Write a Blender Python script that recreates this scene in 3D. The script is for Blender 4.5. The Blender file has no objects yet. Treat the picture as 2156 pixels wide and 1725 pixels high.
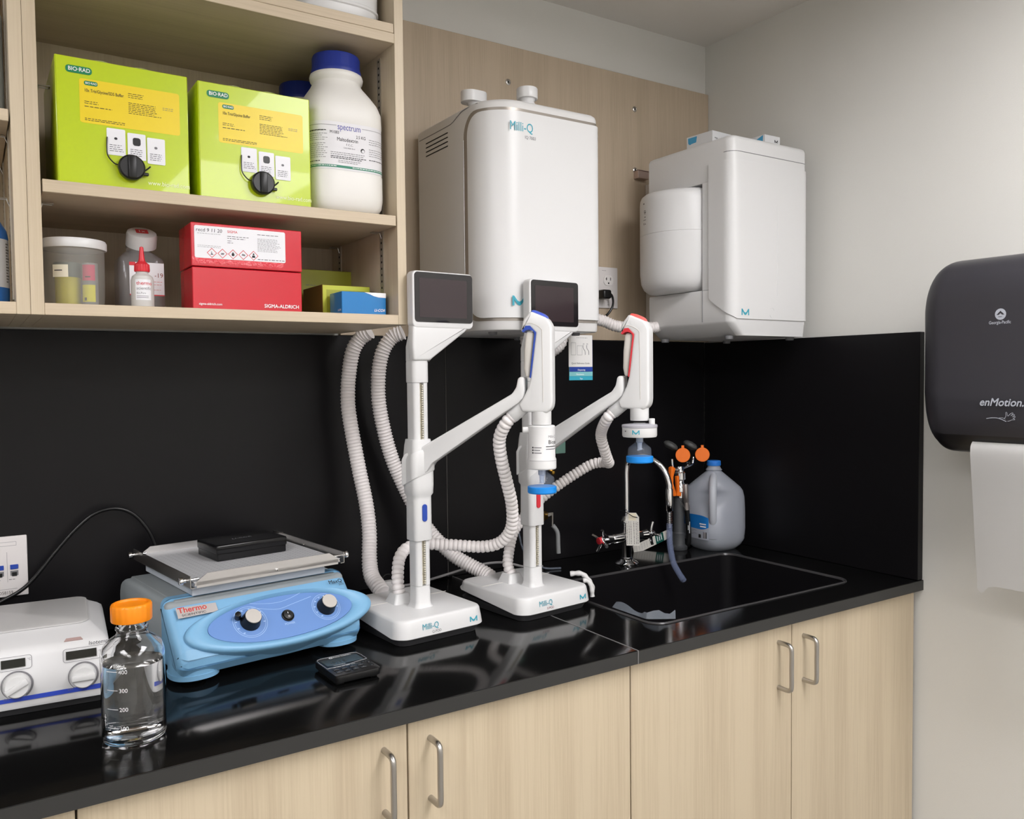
import bpy, bmesh, math, random
from mathutils import Matrix, Vector
random.seed(7)
sc = bpy.context.scene
C = sc.collection
PI = math.pi
CT = 0.915            # height of the worktop above the floor; most numbers below are heights above the worktop

# ------------------------------------------------------------------ camera, light, exposure
def make_camera():
    yaw, pitch, roll = 0.576027927, 0.0393674054, -0.0103272322
    F = Vector((math.sin(yaw)*math.cos(pitch), math.cos(yaw)*math.cos(pitch), -math.sin(pitch)))
    r = Vector((math.cos(yaw), -math.sin(yaw), 0)); u = r.cross(F)
    R = math.cos(roll)*r + math.sin(roll)*u; U = -math.sin(roll)*r + math.cos(roll)*u
    cd = bpy.data.cameras.new('camera'); cam = bpy.data.objects.new('camera', cd); C.objects.link(cam)
    M = Matrix(((R.x, U.x, -F.x, 0), (R.y, U.y, -F.y, 0), (R.z, U.z, -F.z, 0), (0, 0, 0, 1)))
    M.translation = Vector((0, -1.83, 0.500116 + CT))
    cam.matrix_world = M
    cd.sensor_width = 36; cd.lens = 36*1756.07/2156; cd.clip_start = 0.02
    sc.camera = cam
make_camera()
w = bpy.data.worlds.new('world'); sc.world = w; w.use_nodes = True
w.node_tree.nodes['Background'].inputs[0].default_value = (0.75, 0.82, 1, 1)
w.node_tree.nodes['Background'].inputs[1].default_value = 0.02
vs = sc.view_settings
vs.view_transform = 'Standard'; vs.look = 'None'; vs.gamma = 1; vs.use_curve_mapping = False
vs.exposure = 0.0
LIGHT = 14.2           # emission of the ceiling light diffusers

# ------------------------------------------------------------------ materials
def lin(h):
    h = h.lstrip('#'); c = [int(h[i:i+2], 16)/255 for i in (0, 2, 4)]
    return tuple(((x+0.055)/1.055)**2.4 if x > 0.04045 else x/12.92 for x in c) + (1,)
MC = {}
def mat(name, col, rough=0.5, metal=0, spec=0.5, trans=0, alpha=1, ior=1.45, emit=0, bump=0, bscale=200, coat=0, var=0, vscale=3):
    if name in MC: return MC[name]
    m = bpy.data.materials.new(name); m.use_nodes = True
    nt = m.node_tree; b = nt.nodes['Principled BSDF']
    c = lin(col)
    b.inputs['Base Color'].default_value = c
    b.inputs['Roughness'].default_value = rough
    b.inputs['Metallic'].default_value = metal
    b.inputs['Specular IOR Level'].default_value = spec
    b.inputs['Transmission Weight'].default_value = trans
    b.inputs['IOR'].default_value = ior
    b.inputs['Alpha'].default_value = alpha
    b.inputs['Coat Weight'].default_value = coat
    if emit:
        b.inputs['Emission Color'].default_value = c; b.inputs['Emission Strength'].default_value = emit
    tc = None
    if bump or var:
        tc = nt.nodes.new('ShaderNodeTexCoord')
    if bump:
        n = nt.nodes.new('ShaderNodeTexNoise'); n.inputs['Scale'].default_value = bscale; n.inputs['Detail'].default_value = 3
        nt.links.new(tc.outputs['Object'], n.inputs['Vector'])
        bp = nt.nodes.new('ShaderNodeBump'); bp.inputs['Strength'].default_value = bump; bp.inputs['Distance'].default_value = 0.002
        nt.links.new(n.outputs['Fac'], bp.inputs['Height']); nt.links.new(bp.outputs['Normal'], b.inputs['Normal'])
    if var:
        n = nt.nodes.new('ShaderNodeTexNoise'); n.inputs['Scale'].default_value = vscale; n.inputs['Detail'].default_value = 4
        nt.links.new(tc.outputs['Object'], n.inputs['Vector'])
        mx = nt.nodes.new('ShaderNodeMix'); mx.data_type = 'RGBA'
        mx.inputs[6].default_value = tuple(x*(1-var) for x in c[:3]) + (1,); mx.inputs[7].default_value = tuple(min(1, x*(1+var)) for x in c[:3]) + (1,)
        nt.links.new(n.outputs['Fac'], mx.inputs[0]); nt.links.new(mx.outputs[2], b.inputs['Base Color'])
    MC[name] = m
    return m
def wood(name, c1, c2, axis='z', rough=0.45):
    if name in MC: return MC[name]
    m = bpy.data.materials.new(name); m.use_nodes = True; nt = m.node_tree; b = nt.nodes['Principled BSDF']
    tc = nt.nodes.new('ShaderNodeTexCoord')
    def noise(s, l, det, dist=0.0):
        mp = nt.nodes.new('ShaderNodeMapping')
        mp.inputs['Scale'].default_value = {'z': (s, s, l), 'x': (l, s, s), 'y': (s, l, s)}[axis]
        nt.links.new(tc.outputs['Object'], mp.inputs['Vector'])
        n = nt.nodes.new('ShaderNodeTexNoise'); n.inputs['Scale'].default_value = 1; n.inputs['Detail'].default_value = det
        n.inputs['Roughness'].default_value = 0.6; n.inputs['Distortion'].default_value = dist
        nt.links.new(mp.outputs[0], n.inputs['Vector']); return n
    a = noise(22, 0.7, 3, 0.3); f = noise(330, 7, 4)
    ad = nt.nodes.new('ShaderNodeMath'); ad.operation = 'ADD'
    mu = nt.nodes.new('ShaderNodeMath'); mu.operation = 'MULTIPLY'; mu.inputs[1].default_value = 0.8
    nt.links.new(f.outputs['Fac'], mu.inputs[0]); nt.links.new(a.outputs['Fac'], ad.inputs[0]); nt.links.new(mu.outputs[0], ad.inputs[1])
    cr = nt.nodes.new('ShaderNodeValToRGB')
    cr.color_ramp.elements[0].position = 0.62; cr.color_ramp.elements[0].color = lin(c1)
    cr.color_ramp.elements[1].position = 1.0; cr.color_ramp.elements[1].color = lin(c2)
    nt.links.new(ad.outputs[0], cr.inputs[0]); nt.links.new(cr.outputs[0], b.inputs['Base Color'])
    b.inputs['Roughness'].default_value = rough
    bp = nt.nodes.new('ShaderNodeBump'); bp.inputs['Strength'].default_value = 0.12; bp.inputs['Distance'].default_value = 0.001
    nt.links.new(f.outputs['Fac'], bp.inputs['Height']); nt.links.new(bp.outputs[0], b.inputs['Normal'])
    MC[name] = m; return m

WALL = mat('painted wall', '#d8d7d2', 0.7, bump=0.1, bscale=400)
CEIL = mat('ceiling paint', '#e0ddd8', 0.8)
FLOOR = mat('floor vinyl', '#8f8b84', 0.4, var=0.1, vscale=6)
WOODV = wood('beech laminate vertical grain', '#b5a58c', '#c4b59b', 'z')
WOODP = wood('wall panel laminate', '#b0a08a', '#bfae98', 'z')
WOODH = wood('beech laminate horizontal grain', '#bcab91', '#cab9a0', 'x')
WOODE = wood('beech edge banding', '#bdac92', '#c9baa1', 'z')
EPOXY = mat('black epoxy top', '#0d0d0d', 0.11, spec=0.42, var=0.15, vscale=4)
EPOXYB = mat('black epoxy matte', '#121113', 0.34, spec=0.27, var=0.1, vscale=4)
EPOXYE = mat('lightened epoxy edge', '#2e2e2d', 0.45)  # slab front in a lighter grey, room reflection put into the colour
SEAM = mat('grey joint filler', '#777575', 0.6)
WHITE = mat('white plastic', '#d8d8d8', 0.32)
WHITEM = mat('white satin plastic', '#d4d3d2', 0.42)
OFFW = mat('off white plastic', '#cfcbc4', 0.45)
HOSE = mat('ribbed hose plastic', '#ece7e6', 0.38)
GREYP = mat('grey plastic', '#77777a', 0.45)
DGREY = mat('dark grey plastic', '#3c3c3e', 0.45)
BLACK = mat('black plastic', '#101011', 0.35)
BLACKM = mat('black matte', '#0b0b0c', 0.7)
STEEL = mat('brushed steel', '#b9b6b2', 0.3, metal=1)
CHROME = mat('chrome', '#e8e8ea', 0.06, metal=1)
BRASS = mat('brass', '#a9853c', 0.3, metal=1)
ALU = mat('aluminium', '#c9c9cc', 0.38, metal=1)
TEAL = mat('teal print', '#3f9fb2', 0.5)
INK = mat('black print', '#26262a', 0.6)
GINK = mat('grey print', '#77767a', 0.6)
WPRINT = mat('white print', '#eeeef0', 0.5)
BLUEP = mat('royal blue plastic', '#2446a6', 0.35)
REDP = mat('red plastic', '#cf2f3a', 0.35)
CORAL = mat('coral red plastic', '#ee5f58', 0.35)
CYANB = mat('bright blue plastic', '#1486dc', 0.35)
ORANGE = mat('orange plastic', '#f08a10', 0.38)
ORANGE2 = mat('bright orange plastic', '#f0751c', 0.4)
GLASS = mat('clear glass', '#ffffff', 0.0, trans=1, ior=1.47)
WATER = mat('water', '#ffffff', 0.0, trans=1, ior=1.33)
CLEARP = mat('clear plastic', '#c4ccd8', 0.08, alpha=0.10, spec=1.0)
PAPER = mat('white paper', '#e3e2e0', 0.7)
SCREEN = mat('screen glass', '#1b181a', 0.08, spec=0.6)
SCREENI = mat('screen display', '#34292c', 0.12, spec=0.5)

# ------------------------------------------------------------------ mesh builder
TXT = {}
def text_mesh(s, bold=0.0, align='LEFT', shear=0.0):
    bold = 0.0; k = (s, bold, align, shear)
    if k in TXT: return TXT[k]
    cu = bpy.data.curves.new('txt', 'FONT'); cu.body = s; cu.size = 1; cu.align_x = align; cu.shear = shear
    cu.resolution_u = 3
    ob = bpy.data.objects.new('txt', cu); me = bpy.data.meshes.new_from_object(ob)
    bpy.data.objects.remove(ob); bpy.data.curves.remove(cu)
    TXT[k] = me; return me
def frame(o, right, up):
    r = Vector(right).normalized(); u = Vector(up).normalized(); n = r.cross(u)
    M = Matrix(((r.x, u.x, n.x, o[0]), (r.y, u.y, n.y, o[1]), (r.z, u.z, n.z, o[2]), (0, 0, 0, 1)))
    return M
def catmull(P, n=24):
    P = [Vector(p) for p in P]; Q = [P[0]*2-P[1]] + P + [P[-1]*2-P[-2]]; out = []
    for i in range(1, len(Q)-2):
        for k in range(n):
            t = k/n; a, b, c, d = Q[i-1:i+3]
            out.append(0.5*((2*b) + (c-a)*t + (2*a-5*b+4*c-d)*t*t + (3*b-a-3*c+d)*t**3))
    out.append(P[-1]); return out
def resample(P, ds):
    P = [Vector(p) for p in P]; L = [0]
    for a, b in zip(P, P[1:]): L.append(L[-1]+(b-a).length)
    n = max(2, int(L[-1]/ds)); out = []; j = 0
    for i in range(n+1):
        s = L[-1]*i/n
        while j < len(L)-2 and L[j+1] < s: j += 1
        t = (s-L[j])/max(1e-9, L[j+1]-L[j]); out.append(P[j].lerp(P[j+1], t))
    return out, L[-1]
def rrect(x0, x1, y0, y1, r, z, n=6):
    pts = []
    for cx, cy, a0 in ((x1-r, y1-r, 0), (x0+r, y1-r, 90), (x0+r, y0+r, 180), (x1-r, y0+r, 270)):
        for i in range(n+1):
            a = math.radians(a0+90*i/n); pts.append((cx+r*math.cos(a), cy+r*math.sin(a), z))
    return pts
def sellipse(cx, cy, rx, ry, z, p=2.0, n=40):
    out = []
    for i in range(n):
        a = 2*PI*i/n; c, s = math.cos(a), math.sin(a)
        out.append((cx+rx*math.copysign(abs(c)**(2/p), c), cy+ry*math.copysign(abs(s)**(2/p), s), z))
    return out
class B:
    def __init__(s, *mats):
        s.bm = bmesh.new(); s.mats = list(mats)
    def mi(s, m):
        if m is None: return 0
        if m not in s.mats: s.mats.append(m)
        return s.mats.index(m)
    def add(s, t, m=None, xf=None, keep=False):
        i = s.mi(m)
        if not keep:
            for f in t.faces: f.material_index = i
        if xf is not None: bmesh.ops.transform(t, matrix=xf, verts=t.verts)
        me = bpy.data.meshes.new('t'); t.to_mesh(me); t.free(); s.bm.from_mesh(me); bpy.data.meshes.remove(me)
        return s
    def box(s, x0, x1, y0, y1, z0, z1, bev=0, seg=2, m=None, xf=None):
        t = bmesh.new(); bmesh.ops.create_cube(t, size=1)
        bmesh.ops.transform(t, matrix=Matrix.Translation(((x0+x1)/2, (y0+y1)/2, (z0+z1)/2)) @ Matrix.Diagonal((abs(x1-x0), abs(y1-y0), abs(z1-z0), 1)), verts=t.verts)
        if bev: bmesh.ops.bevel(t, geom=t.edges[:], offset=bev, segments=seg, profile=0.5, affect='EDGES')
        return s.add(t, m, xf)
    def prism(s, pts, axis, a0, a1, bev=0, seg=2, m=None, xf=None, bevall=True):
        t = bmesh.new()
        def P(p, a): return {'x': (a, p[0], p[1]), 'y': (p[0], a, p[1]), 'z': (p[0], p[1], a)}[axis]
        lo = [t.verts.new(P(p, a0)) for p in pts]; hi = [t.verts.new(P(p, a1)) for p in pts]; n = len(pts)
        caps = [t.faces.new(lo[::-1]), t.faces.new(hi)]
        for i in range(n): t.faces.new((lo[i], lo[(i+1) % n], hi[(i+1) % n], hi[i]))
        bmesh.ops.recalc_face_normals(t, faces=t.faces[:])
        if bev:
            ed = t.edges[:] if bevall else [e for e in t.edges if any(f in caps for f in e.link_faces)]
            bmesh.ops.bevel(t, geom=ed, offset=bev, segments=seg, profile=0.5, affect='EDGES')
        return s.add(t, m, xf)
    def poly(s, pts, m=None, xf=None):
        t = bmesh.new(); t.faces.new([t.verts.new(p) for p in pts]); return s.add(t, m, xf)
    def loft(s, secs, m=None, cap=(True, True), xf=None, closed=False):
        t = bmesh.new(); R = [[t.verts.new(p) for p in sec] for sec in secs]; n = len(secs[0])
        prs = list(zip(R, R[1:])) + ([(R[-1], R[0])] if closed else [])
        for a, b in prs:
            for i in range(n): t.faces.new((a[i], a[(i+1) % n], b[(i+1) % n], b[i]))
        if not closed:
            if cap[0]: t.faces.new(R[0][::-1])
            if cap[1]: t.faces.new(R[-1])
        bmesh.ops.recalc_face_normals(t, faces=t.faces[:])
        return s.add(t, m, xf)
    def lathe(s, prof, c=(0, 0, 0), seg=36, m=None, xf=None, flute=0, nfl=24, frange=None):
        secs = []
        for j, (r, z) in enumerate(prof):
            ring = []
            for i in range(seg):
                a = 2*PI*i/seg; rr = max(r, 1e-5)
                if flute and (frange is None or frange[0] <= z <= frange[1]): rr += flute*math.cos(nfl*a)
                ring.append((c[0]+rr*math.cos(a), c[1]+rr*math.sin(a), c[2]+z))
            secs.append(ring)
        return s.loft(secs, m, (prof[0][0] > 1e-4, prof[-1][0] > 1e-4), xf)
    def cyl(s, p0, p1, r0, r1=None, seg=24, m=None, bev=0):
        r1 = r0 if r1 is None else r1
        p0, p1 = Vector(p0), Vector(p1); d = (p1-p0); L = d.length
        q = d.to_track_quat('Z', 'Y').to_matrix().to_4x4(); q.translation = p0
        prof = [(r0, 0), (r1, L)] if not bev else [(r0-bev, 0), (r0-bev*.3, bev*.3), (r0, bev), (r1, L-bev), (r1-bev*.3, L-bev*.3), (r1-bev, L)]
        return s.lathe(prof, seg=seg, m=m, xf=q)
    def tube(s, P, r, seg=12, m=None, cap=True, smooth=0, ds=0.006, rf=None):
        if smooth: P = catmull(P, smooth)
        P, L = resample(P, ds) if ds else ([Vector(p) for p in P], 0)
        T = [(P[min(i+1, len(P)-1)]-P[max(i-1, 0)]).normalized() for i in range(len(P))]
        up = Vector((0, 0, 1)) if abs(T[0].z) < 0.9 else Vector((0, 1, 0)); nrm = (up - up.dot(T[0])*T[0]).normalized(); secs = []
        for i, p in enumerate(P):
            nrm = (nrm - nrm.dot(T[i])*T[i]).normalized(); b = T[i].cross(nrm)
            rr = rf(i*L/max(1, len(P)-1)) if rf else r
            secs.append([p + rr*(math.cos(2*PI*k/seg)*nrm + math.sin(2*PI*k/seg)*b) for k in range(seg)])
        return s.loft(secs, m, (cap, cap))
    def text(s, str_, size, xf, m=None, bold=0.0, align='LEFT', sx=1.0, shear=0.0, cyl=None):
        t = bmesh.new(); t.from_mesh(text_mesh(str_, bold, align, shear))
        if not t.verts: t.free(); return s
        if bold:                       # heavier strokes: a few slightly shifted copies of the letters
            g0 = t.verts[:] + t.edges[:] + t.faces[:]; k = bold*.9
            for dx, dy, dz in ((k, 0, 1e-5), (k*.5, k*.6, 2e-5), (k*.5, -k*.6, 3e-5)):
                r_ = bmesh.ops.duplicate(t, geom=g0); bmesh.ops.translate(t, vec=(dx, dy, dz), verts=[v for v in r_['geom'] if isinstance(v, bmesh.types.BMVert)])
        bmesh.ops.transform(t, matrix=Matrix.Diagonal((size*sx, size, 1, 1)), verts=t.verts)
        if cyl:                       # wrap round a vertical cylinder: cyl = (cx, cy, r, angle, z)
            cx, cy, r, a0, z0 = cyl
            for v in t.verts:
                a = a0 + v.co.x/r; v.co = (cx+r*math.cos(a), cy+r*math.sin(a), z0+v.co.y)
            return s.add(t, m)
        return s.add(t, m, xf)
    def line(s, x0, x1, y, xf, m=None, h=0.0006):
        return s.poly([(x0, y, 0), (x1, y, 0), (x1, y+h, 0), (x0, y+h, 0)], m, xf)
    def words(s, x0, x1, ys, xf, m=None, h=0.0008, seed=0, ragged=True):
        r = random.Random(seed)
        for y in ys:
            x = x0; e = x1-(r.random()*0.25*(x1-x0) if ragged else 0)
            while x < e:
                l = r.uniform(2.0, 6.0)*h; s.line(x, min(x+l, e), y, xf, m, h*0.7); x += l+h*1.2
        return s
def smooth(me, ang=32):
    for p in me.polygons: p.use_smooth = True
    me.set_sharp_from_angle(angle=math.radians(ang))
def obj(name, b, mats=None, parent=None, loc=None, world=False, ang=32, label=None, kind=None, cat=None, group=None):
    """link the builder's geometry as one mesh object; world=True: vertices are given in worktop coordinates"""
    me = bpy.data.meshes.new(name)
    if world and parent is not None:
        mi = (Matrix.Translation((0, 0, CT)))
        bmesh.ops.transform(b.bm, matrix=XF[parent.name].inverted() @ mi, verts=b.bm.verts)
    if parent is None and loc is not None and world:
        bmesh.ops.transform(b.bm, matrix=Matrix.Translation(-Vector(loc)), verts=b.bm.verts)
    b.bm.to_mesh(me); b.bm.free()
    for m in b.mats: me.materials.append(m)
    if ang: smooth(me, ang)
    o = bpy.data.objects.new(name, me); C.objects.link(o)
    if parent is not None:
        o.parent = parent; XF[o.name] = XF[parent.name].copy()
    else:
        L = Vector(loc) if loc is not None else Vector((0, 0, 0)); o.location = L + Vector((0, 0, CT)); XF[o.name] = Matrix.Translation(o.location)
    if label: o['label'] = label
    if kind: o['kind'] = kind
    if cat: o['category'] = cat
    if group: o['group'] = group
    return o
XF = {}
def thing(name, label, cat, loc=(0, 0, 0), rz=0, group=None):
    o = bpy.data.objects.new(name, None); C.objects.link(o); o.empty_display_size = 0.05
    o.location = (loc[0], loc[1], loc[2]+CT); o.rotation_euler = (0, 0, rz)
    XF[o.name] = Matrix.Translation(o.location) @ Matrix.Rotation(rz, 4, 'Z')
    o['label'] = label; o['category'] = cat
    if group: o['group'] = group
    return o
FY = lambda x, y, z: frame((x, y, z), (1, 0, 0), (0, 0, 1))       # writing on a surface that faces -Y
def mlogo(b, w, xf, m, t=0.0):
    P = [(0, 0), (0, .58), (.13, .58), (.36, .30), (.5, .235), (.64, .30), (.87, .58), (1, .58), (1, 0), (.86, 0), (.86, .33), (.64, .07), (.5, 0), (.36, .07), (.14, .33), (.14, 0)]
    P = [((x-.5)*w, (y-.29)*w) for x, y in P]
    for idx in ([0, 1, 2, 14, 15], [2, 3, 13, 14], [3, 4, 12, 13], [4, 5, 11, 12], [5, 6, 10, 11], [6, 7, 8, 9, 10]):
        b.poly([(P[i][0], P[i][1], 0) for i in idx][::-1], m, xf)

# ------------------------------------------------------------------ the room
XR = 1.915; XL = -2.6; YB = -4.2; ZC = 1.50
def wall(name, x0, x1, y0, y1, z0, z1, m):
    obj(name, B(m).box(x0, x1, y0, y1, z0, z1), kind='structure', ang=0)
wall('wall_back', XL-.1, XR+.1, 0.014, 0.12, -CT, ZC, WALL)
wall('wall_right', XR, XR+.1, YB, 0.014, -CT, ZC, WALL)
wall('wall_left', XL-.1, XL, YB, 0.014, -CT, ZC, WALL)
wall('wall_front', XL-.1, XR+.1, YB-.1, YB, -CT, ZC, WALL)
wall('floor', XL-.1, XR+.1, YB-.1, 0.12, -CT-.1, -CT, FLOOR)
wall('ceiling', XL-.1, XR+.1, YB-.1, 0.12, ZC, ZC+.1, CEIL)
EMIT = mat('light diffuser', '#fbf9fb', 0.5, emit=LIGHT)
for i, (x, y, lb) in enumerate(((1.15, -1.75, 'long ceiling light nearest the paper towel wall and the sink'), (-0.95, -1.75, 'long ceiling light above the left end of the worktop'),
                 (1.15, -3.3, 'long ceiling light at the rear of the room on the right'), (-0.95, -3.3, 'long ceiling light at the rear of the room on the left'))):
    t = thing('ceiling_light', lb, 'ceiling light', (x, y, ZC))
    obj('frame', B(WHITEM).box(-.32, -.30, -.62, .62, -.035, -.001).box(.30, .32, -.62, .62, -.035, -.001).box(-.30, .30, -.62, -.60, -.035, -.001).box(-.30, .30, .60, .62, -.035, -.001), parent=t, ang=0)
    obj('diffuser', B(EMIT).box(-.298, .298, -.598, .598, -.025, -.012), parent=t, ang=0)

# ------------------------------------------------------------------ wood wall panel with screws, black splashbacks
t = thing('wall_panel', 'light wood grain laminate panel fixed to the back wall behind the white units', 'wall panel', (0.3, 0, 0.6))
obj('board', B(WOODP).box(0.72, XR-.001, 0.0, 0.013, 0.600, 1.352, 0.0008, 1), parent=t, world=True)
for x, z in ((1.187, 1.259), (1.617, 1.26), (1.617, 1.088)):
    b = B(STEEL).lathe([(0, 0), (.0080, 0), (.0076, .0014), (.0045, .0028), (.003, .0016), (0, .0016)], xf=Matrix.Translation((x, 0.0, z)) @ Matrix.Rotation(PI/2, 4, 'X'), seg=20)
    b.lathe([(0, 0), (.0024, 0), (.0024, .0024), (0, .0024)], m=BLACKM, xf=Matrix.Translation((x, 0.0, z)) @ Matrix.Rotation(PI/2, 4, 'X'), seg=10)
    obj('screw', b, parent=t, world=True)
obj('splashback_panel', B(EPOXYB).box(-0.6, 0.992, 0.0, 0.013, 0.0005, 0.599, 0.0008, 1), loc=(0, 0, 0), label='black epoxy splashback behind the blue shaker, left of the upright seam', cat='splashback')
obj('splashback_panel', B(EPOXYB).box(0.994, XR-.0201, 0.0, 0.013, 0.0005, 0.599, 0.0008, 1).box(.9922, .9938, -.0002, .010, .0006, .598, m=mat('grey grout', '#55524f', .6)), loc=(0, 0, 0), label='black epoxy splashback behind the sink, right of the upright seam', cat='splashback')
obj('splashback_panel', B(EPOXYB).box(XR-.02, XR-.0005, -0.694, 0.0, 0.0005, 0.597, 0.0012, 1), loc=(0, 0, 0), label='black epoxy splashback on the right side wall beside the sink', cat='splashback')
# ------------------------------------------------------------------ worktops and sink
YC = -0.696
def edge_prof(y): return [(y, 0.0), (y+.004, 0.0)]
b = B(EPOXY).box(-0.6, 1.0035, YC, 0.012, -.025, 0, 0.0018, 2)
b.box(-0.6, 1.003, YC-.0006, YC+.001, -.0245, -.0015, m=EPOXYE)
obj('worktop', b, loc=(0, 0, 0), label='glossy black worktop slab under the shaker, bottle and left dispenser', cat='worktop')
t = thing('sink_worktop', 'glossy black worktop slab with the recessed sink, right of the joint line', 'worktop', (1.0, 0, 0))
x0, x1, y0, y1 = 1.135, 1.765, -.603, -.212
# slab with a rounded hole
outer = []; hole = rrect(x0, x1, y0, y1, .035, 0, 8)
ox0, ox1, oy0, oy1 = 1.0055, XR-.0005, YC, 0.012
cx, cy = (x0+x1)/2, (y0+y1)/2
n = len(hole)
def ray_out(px, py):
    dx, dy = px-cx, py-cy; ts = []
    if dx > 1e-9: ts.append((ox1-cx)/dx)
    if dx < -1e-9: ts.append((ox0-cx)/dx)
    if dy > 1e-9: ts.append((oy1-cy)/dy)
    if dy < -1e-9: ts.append((oy0-cy)/dy)
    k = min(ts); return (cx+dx*k, cy+dy*k)
hp = []
for i, p in enumerate(hole): hp.append((p[0], p[1]))
for q in ((ox0, oy0), (ox1, oy0), (ox1, oy1), (ox0, oy1)):          # make sure the outline has the true corners
    d = Vector((q[0]-cx, q[1]-cy)); best = min(range(n), key=lambda i: (Vector((hp[i][0]-cx, hp[i][1]-cy)).normalized()-d.normalized()).length)
    outer.append((best, q))
om = dict(outer); out = [om.get(i, ray_out(*hp[i])) for i in range(n)]
b = B(EPOXY)
b.loft([[(x, y, -.025) for x, y in hp], [(x, y, -.025) for x, y in out], [(x, y, 0) for x, y in out], [(x, y, 0) for x, y in hp]], closed=True)
b.box(ox0, ox1, YC-.0006, YC+.0005, -.0245, -.0015, m=EPOXYE)
obj('slab', b, parent=t, world=True, ang=30)
b = B(mat('lightened sink rim epoxy', '#3a393a', .25))  # raised lip, its highlight line put into the lighter colour
r1 = rrect(x0-.0045, x1+.0045, y0-.0045, y1+.0045, .038, 0.0003, 8); r2 = rrect(x0-.003, x1+.003, y0-.003, y1+.003, .037, .0028, 8); r3 = rrect(x0-.0002, x1+.0002, y0-.0002, y1+.0002, .035, .0028, 8); r4 = rrect(x0+.002, x1-.002, y0+.002, y1-.002, .034, -.003, 8)
b.loft([r1, r2, r3, r4], cap=(False, False))
obj('rim', b, parent=t, world=True)
b = B(EPOXYB)
def rr(d, z, r): return rrect(x0+d, x1-d, y0+d, y1-d, r, z, 8)
b.loft([rr(.002, -.002, .034), rr(.006, -.10, .034), rr(.014, -.185, .04), rr(.03, -.20, .05), rr(.17, -.205, .02)], cap=(False, True))
b.loft([rr(-.01, -.028, .034), rr(-.006, -.10, .034), rr(.004, -.20, .04), rr(.03, -.22, .05)], cap=(False, True))
obj('basin', b, parent=t, world=True)
obj('worktop_joint', B(SEAM).box(1.0036, 1.0054, YC-.0008, 0.0, -.0246, 0.0003), loc=(0, 0, 0), label='thin grey joint line between the two black worktop slabs', cat='joint')
# torn strip of clear tape at the sink's near edge
b = B(mat('clear tape', '#8a929c', 0.3, alpha=0.3)); R = random.Random(3); A = []; Bp = []
for i in range(19):
    f = i/18; x = 1.139+.0+(.05 if f > .72 else 0)*((f-.72)/.28)**1.0; y = -.462-.118*min(1, f/.8)-.022*max(0, (f-.8)/.2)
    hgt = .006+.012*(R.random() if f > .6 else .25)+.004*math.sin(f*9)
    A.append((x, y, .0045)); Bp.append((x+.002+.012*(1-f), y+.003, .0045+hgt))
for i in range(18):
    b.loft([[A[i], A[i+1], Bp[i+1], Bp[i]], [tuple(Vector(p)+Vector((.0005, .0004, 0))) for p in (A[i], A[i+1], Bp[i+1], Bp[i])]])
obj('tape_strip', b, loc=(1.15, -.52, 0), world=True, label='crumpled strip of clear tape on the near left corner of the sink rim', cat='tape')

# ------------------------------------------------------------------ base cabinets
def pull_bm(x, zc, y):
    P = [(x, y, zc+.048), (x, y-.022, zc+.048), (x, y-.03, zc+.046), (x, y-.034, zc+.038), (x, y-.034, zc), (x, y-.034, zc-.038), (x, y-.03, zc-.046), (x, y-.022, zc-.048), (x, y, zc-.048)]
    return B(STEEL).tube(P, .0048, 14, smooth=6, ds=.003)
YD = -0.68
def base_cab(xa, xb, doors, label):
    t = thing('base_cabinet', label, 'cabinet', ((xa+xb)/2, -.33, -CT))
    b = B(WOODV).box(xa+.001, xa+.019, YD+.021, 0.0, -CT+.1, -.0265).box(xb-.019, xb-.001, YD+.021, 0.0, -CT+.1, -.0265)
    b.box(xa+.019, xb-.019, YD+.021, 0.0, -CT+.1, -CT+.119).box(xa+.019, xb-.019, -.02, -.001, -CT+.119, -.25 if xa > .9 else -.0265)
    obj('body', b, parent=t, world=True, ang=0)
    obj('toe_kick', B(BLACKM).box(xa+.002, xb-.002, YD+.08, YD+.095, -CT+.001, -CT+.0995), parent=t, world=True, ang=0)
    for dx0, dx1, hx in doors:
        d = obj('door', B(WOODV).box(dx0+.0014, dx1-.0014, YD, YD+.019, -CT+.105, -.0275, .0008, 1), parent=t, world=True)
        p = pull_bm(hx, -.111, YD)
        obj('handle', p, parent=d, world=True)
base_cab(-.81, .095, ((-.36, .095, -.31),), 'wood grain base cabinet at the lower left corner of the view')
base_cab(.095, 1.0, ((.095, .549, .509), (.549, 1.0, .587)), 'double door wood grain base cabinet below the shaker and the left dispenser')
base_cab(1.0, 1.9035, ((1.0, 1.4515, 1.408), (1.4515, 1.9035, 1.489)), 'double door wood grain base cabinet under the sink, next to the right wall')

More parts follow.
